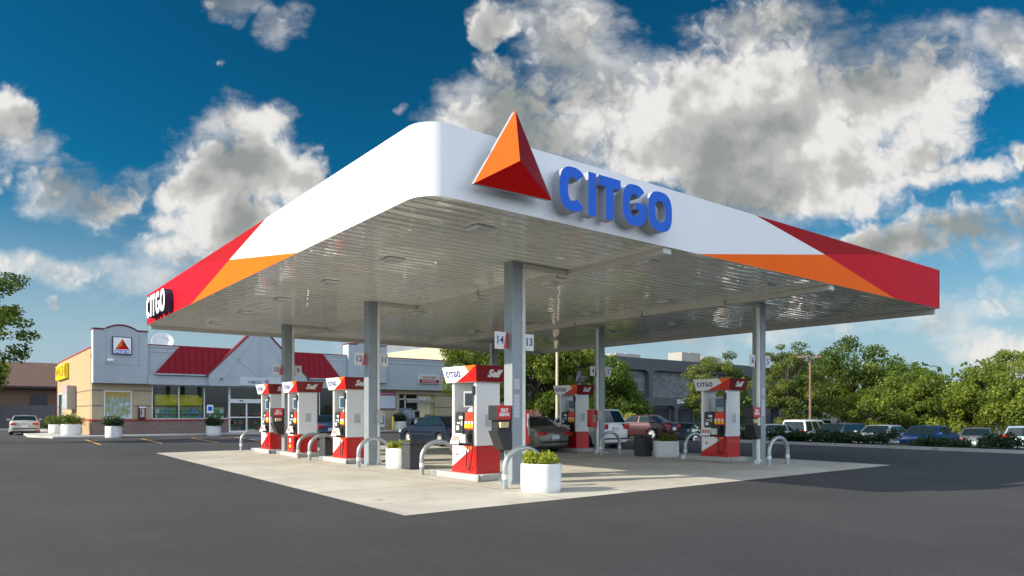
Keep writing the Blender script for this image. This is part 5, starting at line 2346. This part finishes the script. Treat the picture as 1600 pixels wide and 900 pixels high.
make_car('van', paint('white_van', S(222, 220, 212), .05), 'white minivan with its rear to the hedge', 'car', 43.6, 23.6, .1, group=LOT)
make_car('sedan', paint('blue_silver', S(140, 152, 166), .5), 'blue silver sedan with red tail lamp below the brown lamp post', 'car', 41.4, 24.6, .55, group=LOT)
make_car('sedan', paint('sage', S(120, 140, 140), .4), 'sage grey sedan just right of the farthest right column', 'car', 43.4, 27.0, PI - .25, group=LOT)
make_car('suv', paint('dark_green', S(44, 66, 66), .4), 'dark green SUV farther back behind the brown lamp post', 'car', 51.0, 27.6, PI - .1, group=LOT)
make_car('sedan', paint('cream_white', S(204, 206, 206), .1), 'white sedan seen between the farthest right pump and its column', 'car', 43.6, 29.6, .3, group=LOT)
make_car('wagon', paint('ice_silver', S(164, 180, 196), .5), 'silver blue estate car partly behind the hedge, right of the bright blue sedan', 'car', 40.3, 10.6, .1, group=LOT)
make_car('sedan', paint('charcoal', S(92, 96, 100), .4), 'grey sedan with red tail lamp behind the silver blue estate car', 'car', 44.6, 14.2, .25, group=LOT)

# ------------------------------------------------------------------ trees


def tree(name, label, x, y, H, env, nclump, rc, nleaf, lsize, mat, seed, cat='tree', group=None, trunk_r=.16, squash=.8, shell=.45, z=None, lean=0., sparse=0.):
    """env: list of (cx,cy,cz,rx,ry,rz) ellipsoids that hold the clumps"""
    rg = np.random.default_rng(seed)
    C, RR = [], []
    vol = np.array([e[3] * e[4] * e[5] for e in env]) ** .75
    for k in range(nclump):
        e = env[rg.choice(len(env), p=vol / vol.sum())]
        d = rg.normal(size=3)
        d /= np.linalg.norm(d)
        r = (.45 + .55 * rg.random() ** .5)
        C.append([e[0] + d[0] * e[3] * r, e[1] + d[1] * e[4] * r, max(e[2] + d[2] * e[5] * r, .3)])
        RR.append(rc * (.6 + .8 * rg.random()))
    C = np.array(C)
    v, t = leaves_np(C, RR, int(nleaf * 1.5), lsize * .8, seed + 1, squash, shell)
    v[:, 2] = np.maximum(v[:, 2], .05)
    o = thing(name, label, cat, (x, y, zg(x) if z is None else z), 0, group)
    leaf_obj('crown', v, t, mat, o)
    b = MB()
    top = max(e[2] + e[5] * .6 for e in env)
    p = [Vector((0, 0, -.1)), Vector((.05 * lean, 0, top * .25)), Vector((lean * .4, .05, top * .55)), Vector((lean, 0, top))]
    b.sweep(p, [trunk_r * 1.25, trunk_r, trunk_r * .7, trunk_r * .2], 9)
    order = rg.permutation(len(C))[:max(10, len(C) // 3)]
    for i in order:
        c = Vector(C[i])
        hz = min(max(c.z * .55, top * .12), top * .8)
        f = hz / top
        s0 = Vector((lean * f, 0, hz))
        mid = (s0 * .45 + c * .55) + Vector((0, 0, -.12 * (c - s0).length * .4))
        b.sweep([s0, mid, c], [trunk_r * .38, trunk_r * .22, trunk_r * .08], 5)
    b.build('trunk', bark, o, smooth=True)
    return o


TG = 'trees around the car park'
# the leafy wall seen under the canopy
tree('broadleaf_tree', 'tall yellow green tree behind the nearest column, seen under the canopy', 31.2, 42.6, 9, [(0, 0, 5.2, 3.2, 3.0, 4.2)], 90, .75, 15000, .24, leaf_yellow, 101, group=TG)
tree('broadleaf_tree', 'yellow green tree with low branches right of the nearest column', 33.9, 39.6, 8, [(0, 0, 4.7, 3.0, 3.0, 3.9)], 90, .75, 15000, .24, leaf_yellow, 111, group=TG)
tree('broadleaf_tree', 'yellow green tree behind the pump with the grey car', 36.6, 38.4, 8, [(0, 0, 4.6, 2.6, 2.6, 3.4)], 70, .7, 11000, .24, leaf_yellow, 121, group=TG)
tree('maple_tree', 'dense dark green maple with pointed top in front of the office building', 35.6, 33.6, 6, [(0, 0, 2.4, 2.1, 2.1, 1.8), (0, 0, 4.0, 1.4, 1.4, 1.7), (.9, -.6, 2.3, 1.5, 1.5, 1.2)], 80, .58, 13000, .21, leaf_green, 131, group=TG)
tree('pine_tree', 'broad round pine left of the farthest right column, before the office', 48.0, 33.6, 7, [(0, 0, 4.6, 2.5, 2.5, 2.5), (-.7, .4, 3.0, 1.9, 2.0, 1.7)], 90, .55, 15000, .17, leaf_pine, 141, group=TG, squash=.6, trunk_r=.2)
tree('pine_tree', 'tall bushy pine behind the brown lamp post', 50.4, 28.9, 8, [(0, 0, 5.0, 2.7, 2.7, 2.6), (.4, -.4, 3.1, 2.4, 2.4, 1.7)], 100, .55, 16000, .17, leaf_pine, 151, group=TG, squash=.6, trunk_r=.2)
tree('broadleaf_tree', 'largest spreading green tree behind the white minivan', 60.5, 28.6, 9, [(0, 0, 5.6, 3.6, 3.6, 3.0), (1.2, -2.8, 4.4, 2.6, 2.6, 2.6), (-.6, 2.2, 5.2, 2.4, 2.4, 2.6)], 120, .8, 20000, .25, leaf_green, 161, group=TG, trunk_r=.25)
tree('broadleaf_tree', 'light green lower tree in front of the largest tree, above the dark estate car', 54.5, 24.4, 4, [(0, 0, 2.4, 2.6, 3.0, 1.7)], 60, .6, 10000, .2, leaf_yellow, 171, group=TG)
tree('broadleaf_tree', 'mid green tree sloping down right of the largest tree', 59.5, 23.9, 6, [(0, 0, 3.4, 2.4, 2.4, 2.7)], 65, .7, 11000, .22, leaf_green, 181, group=TG)
tree('broadleaf_tree', 'yellow green bushy tree above the bright blue sedan', 57.4, 20.6, 5, [(0, 0, 2.7, 2.5, 2.5, 2.2)], 60, .65, 11000, .22, leaf_yellow, 191, group=TG)
tree('broadleaf_tree', 'wide olive bushy tree left of the silver blue estate car', 56.6, 17.6, 5, [(0, 0, 2.8, 2.6, 2.6, 2.3)], 60, .65, 11000, .22, leaf_yellow, 201, group=TG)
tree('broadleaf_tree', 'low olive tree right behind the silver blue estate car', 55.5, 14.4, 5, [(0, 0, 2.4, 2.8, 2.8, 2.0)], 60, .65, 11000, .22, leaf_yellow, 211, group=TG)
tree('broadleaf_tree', 'tall airy tree rising above low olive bushes beyond the silver blue estate car', 66.0, 18.6, 7, [(0, 0, 5.0, 2.6, 2.6, 2.2)], 40, .6, 6500, .2, leaf_yellow, 221, group=TG)
tree('broadleaf_tree', 'round green tree past the end of the car park row', 55.5, 9.0, 6, [(0, 0, 3.2, 3.0, 3.0, 2.6)], 60, .7, 9000, .24, leaf_green, 231, group=TG)
tree('oak_tree', 'airy dark oak standing before the brown house roof', -.8, 44.4, 11, [(0, 0, 7.0, 3.6, 3.2, 3.4), (1.6, -1.0, 5.0, 2.4, 2.2, 1.8)], 70, .7, 12000, .2, leaf_green, 241, trunk_r=.28, squash=.55, shell=.3)
tree('broadleaf_tree', 'low olive tree between the airy oak and the brown house', 1.5, 78.0, 6, [(-1.5, 0, 4.8, 3.4, 2.4, 2.0)], 40, .8, 6000, .28, leaf_yellow, 251, z=0)

tree('bush', 'bright yellow green bush between white SUV and maroon sedan', 33.2, 30.6, 1.7, [(0, 0, .85, 1.5, 1.5, .7)], 40, .36, 6000, .12, leaf_lime, 261, cat='bush', trunk_r=.06)
tree('bush', 'pinkish purple bush behind the grey sedan', 28.6, 36.2, 2.2, [(0, 0, 1.1, 2.0, 1.6, .9)], 45, .4, 6000, .13, leaf_pink, 271, cat='bush', trunk_r=.06)


def hedge(label, y0, y1, h, n, seed):
    rg = np.random.default_rng(seed)
    m = int((y1 - y0) * 9)
    yy = y0 + (y1 - y0) * rg.random(m)
    base = np.interp(yy, [-60, 8, 14, 20, 24], [32.9, 32.9, 32.95, 33.2, 33.5])
    xx = base + rg.uniform(-.75, .75, m)
    hh = h * (.55 + .45 * rg.random(m)) * (1 - .25 * np.abs(xx - base))
    C = np.stack([xx - 32.9, yy - y0, hh * (.35 + .5 * rg.random(m))], 1)
    v, t = leaves_np(C, .20 + .16 * rg.random(m), n, .11, seed, .8, .2)
    v[:, 2] = np.maximum(v[:, 2], 0)
    o = thing('hedge', label, 'hedge', (32.9, y0, .05))
    leaf_obj('foliage', v, t, leaf_dark, o)
    b = MB()
    for i in range(0, m, 4):
        b.sweep([(C[i, 0] * .8, C[i, 1], -.1), tuple(C[i])], [.02, .008], 5)
    b.build('stem', bark, o)
    return o


hedge('dark green hedge along the kerb from the maroon car to the bright blue sedan', 14.0, 24.2, .72, 16000, 301)
hedge('low sparse hedge along the kerb in front of the bright blue sedan', 10.9, 12.7, .42, 2600, 302)
hedge('thick dark hedge along the kerb before the silver blue estate car', -4, 10.9, .70, 18000, 303)

# far woods beyond everything
rg = np.random.default_rng(5)
C, RR = [], []
for (x0, y0, x1, y1, h, n) in [(-80, 118, 40, 122, 7.0, 60), (85, 70, 120, -40, 8, 90), (40, 125, 120, 100, 9, 50)]:
    for k in range(n):
        f = rg.random()
        C.append((x0 + (x1 - x0) * f + rg.normal() * 3, y0 + (y1 - y0) * f + rg.normal() * 3, h * (.15 + .75 * rg.random())))
        RR.append(1.6 + 1.2 * rg.random())
v, t = leaves_np(C, RR, 26000, .75, 9, .85, .3)
v[:, 2] = np.maximum(v[:, 2], -.4)
o = struct(leaf_obj('woods', v, t, leaf_green), 'stuff', 'far belt of trees beyond the car park and the brown house')

# ------------------------------------------------------------------ lamp posts
lamp_brown = M('lamp_brown', S(120, 92, 84), .5, var=.1)
t = thing('lamp_post', 'brown lamp post with two flat box heads in the car park', 'lamp post', (44.6, 24.0, zg(44.6)))
b = MB()
b.sweep([(0, 0, 0), (0, 0, 6.0)], [.085, .065], 8)
b.build('pole', lamp_brown, t)
b = MB()
b.box((0, 0, .25), (.4, .4, .5))
b.build('footing', concrete_b, t, bevel=.03)
ux = Vector((.7826, -.6225, 0))
for s in (-1, 1):
    b = MB()
    b.sweep([(0, 0, 5.9), tuple(ux * s * .28 + Vector((0, 0, 5.95)))], .035, 6)
    arm = b.build('arm', lamp_brown, t)
    b = MB()
    b.box((0, 0, 0), (.56 if s < 0 else .36, .36, .16), top=(.48 if s < 0 else .3, .3))
    hd = b.build('lamp_head', lamp_brown, t, bevel=.02)
    hd.location = ux * s * .52 + Vector((0, 0, 5.96))
    hd.rotation_euler = (0, 0, -.6719)
t = thing('lamp_post', 'tall slim pale pole rising behind the grey sedan and the pump', 'lamp post', (29.2, 32.2, 0))
b = MB()
b.sweep([(0, 0, 0), (0, 0, 9.5)], [.10, .06], 10)
b.build('pole', M('pole_tan', S(196, 180, 156), .5), t, smooth=True)
b = MB()
b.box((0, 0, .2), (.45, .45, .4))
b.build('footing', concrete_b, t, bevel=.03)
b = MB()
b.sweep([(0, 0, 9.4), (.9, -.6, 9.7)], .04, 6)
b.box((1.2, -.8, 9.72), (.8, .4, .2), rz=-.6)
b.build('lamp_head', lamp_brown, t)
t = thing('notice_board', 'small pale pink notice board on a post before the office entrance', 'sign', (38.3, 35.0, zg(38.3)))
b = MB()
b.sweep([(0, 0, 0), (0, 0, 2.2)], .05, 8)
b.build('post', lamp_brown, t)
b = MB()
b.box((0, 0, 2.1), (.9, .12, 1.1), rz=-.67)
b.build('board', M('board_pink', S(226, 160, 130), .6), t, bevel=.03)
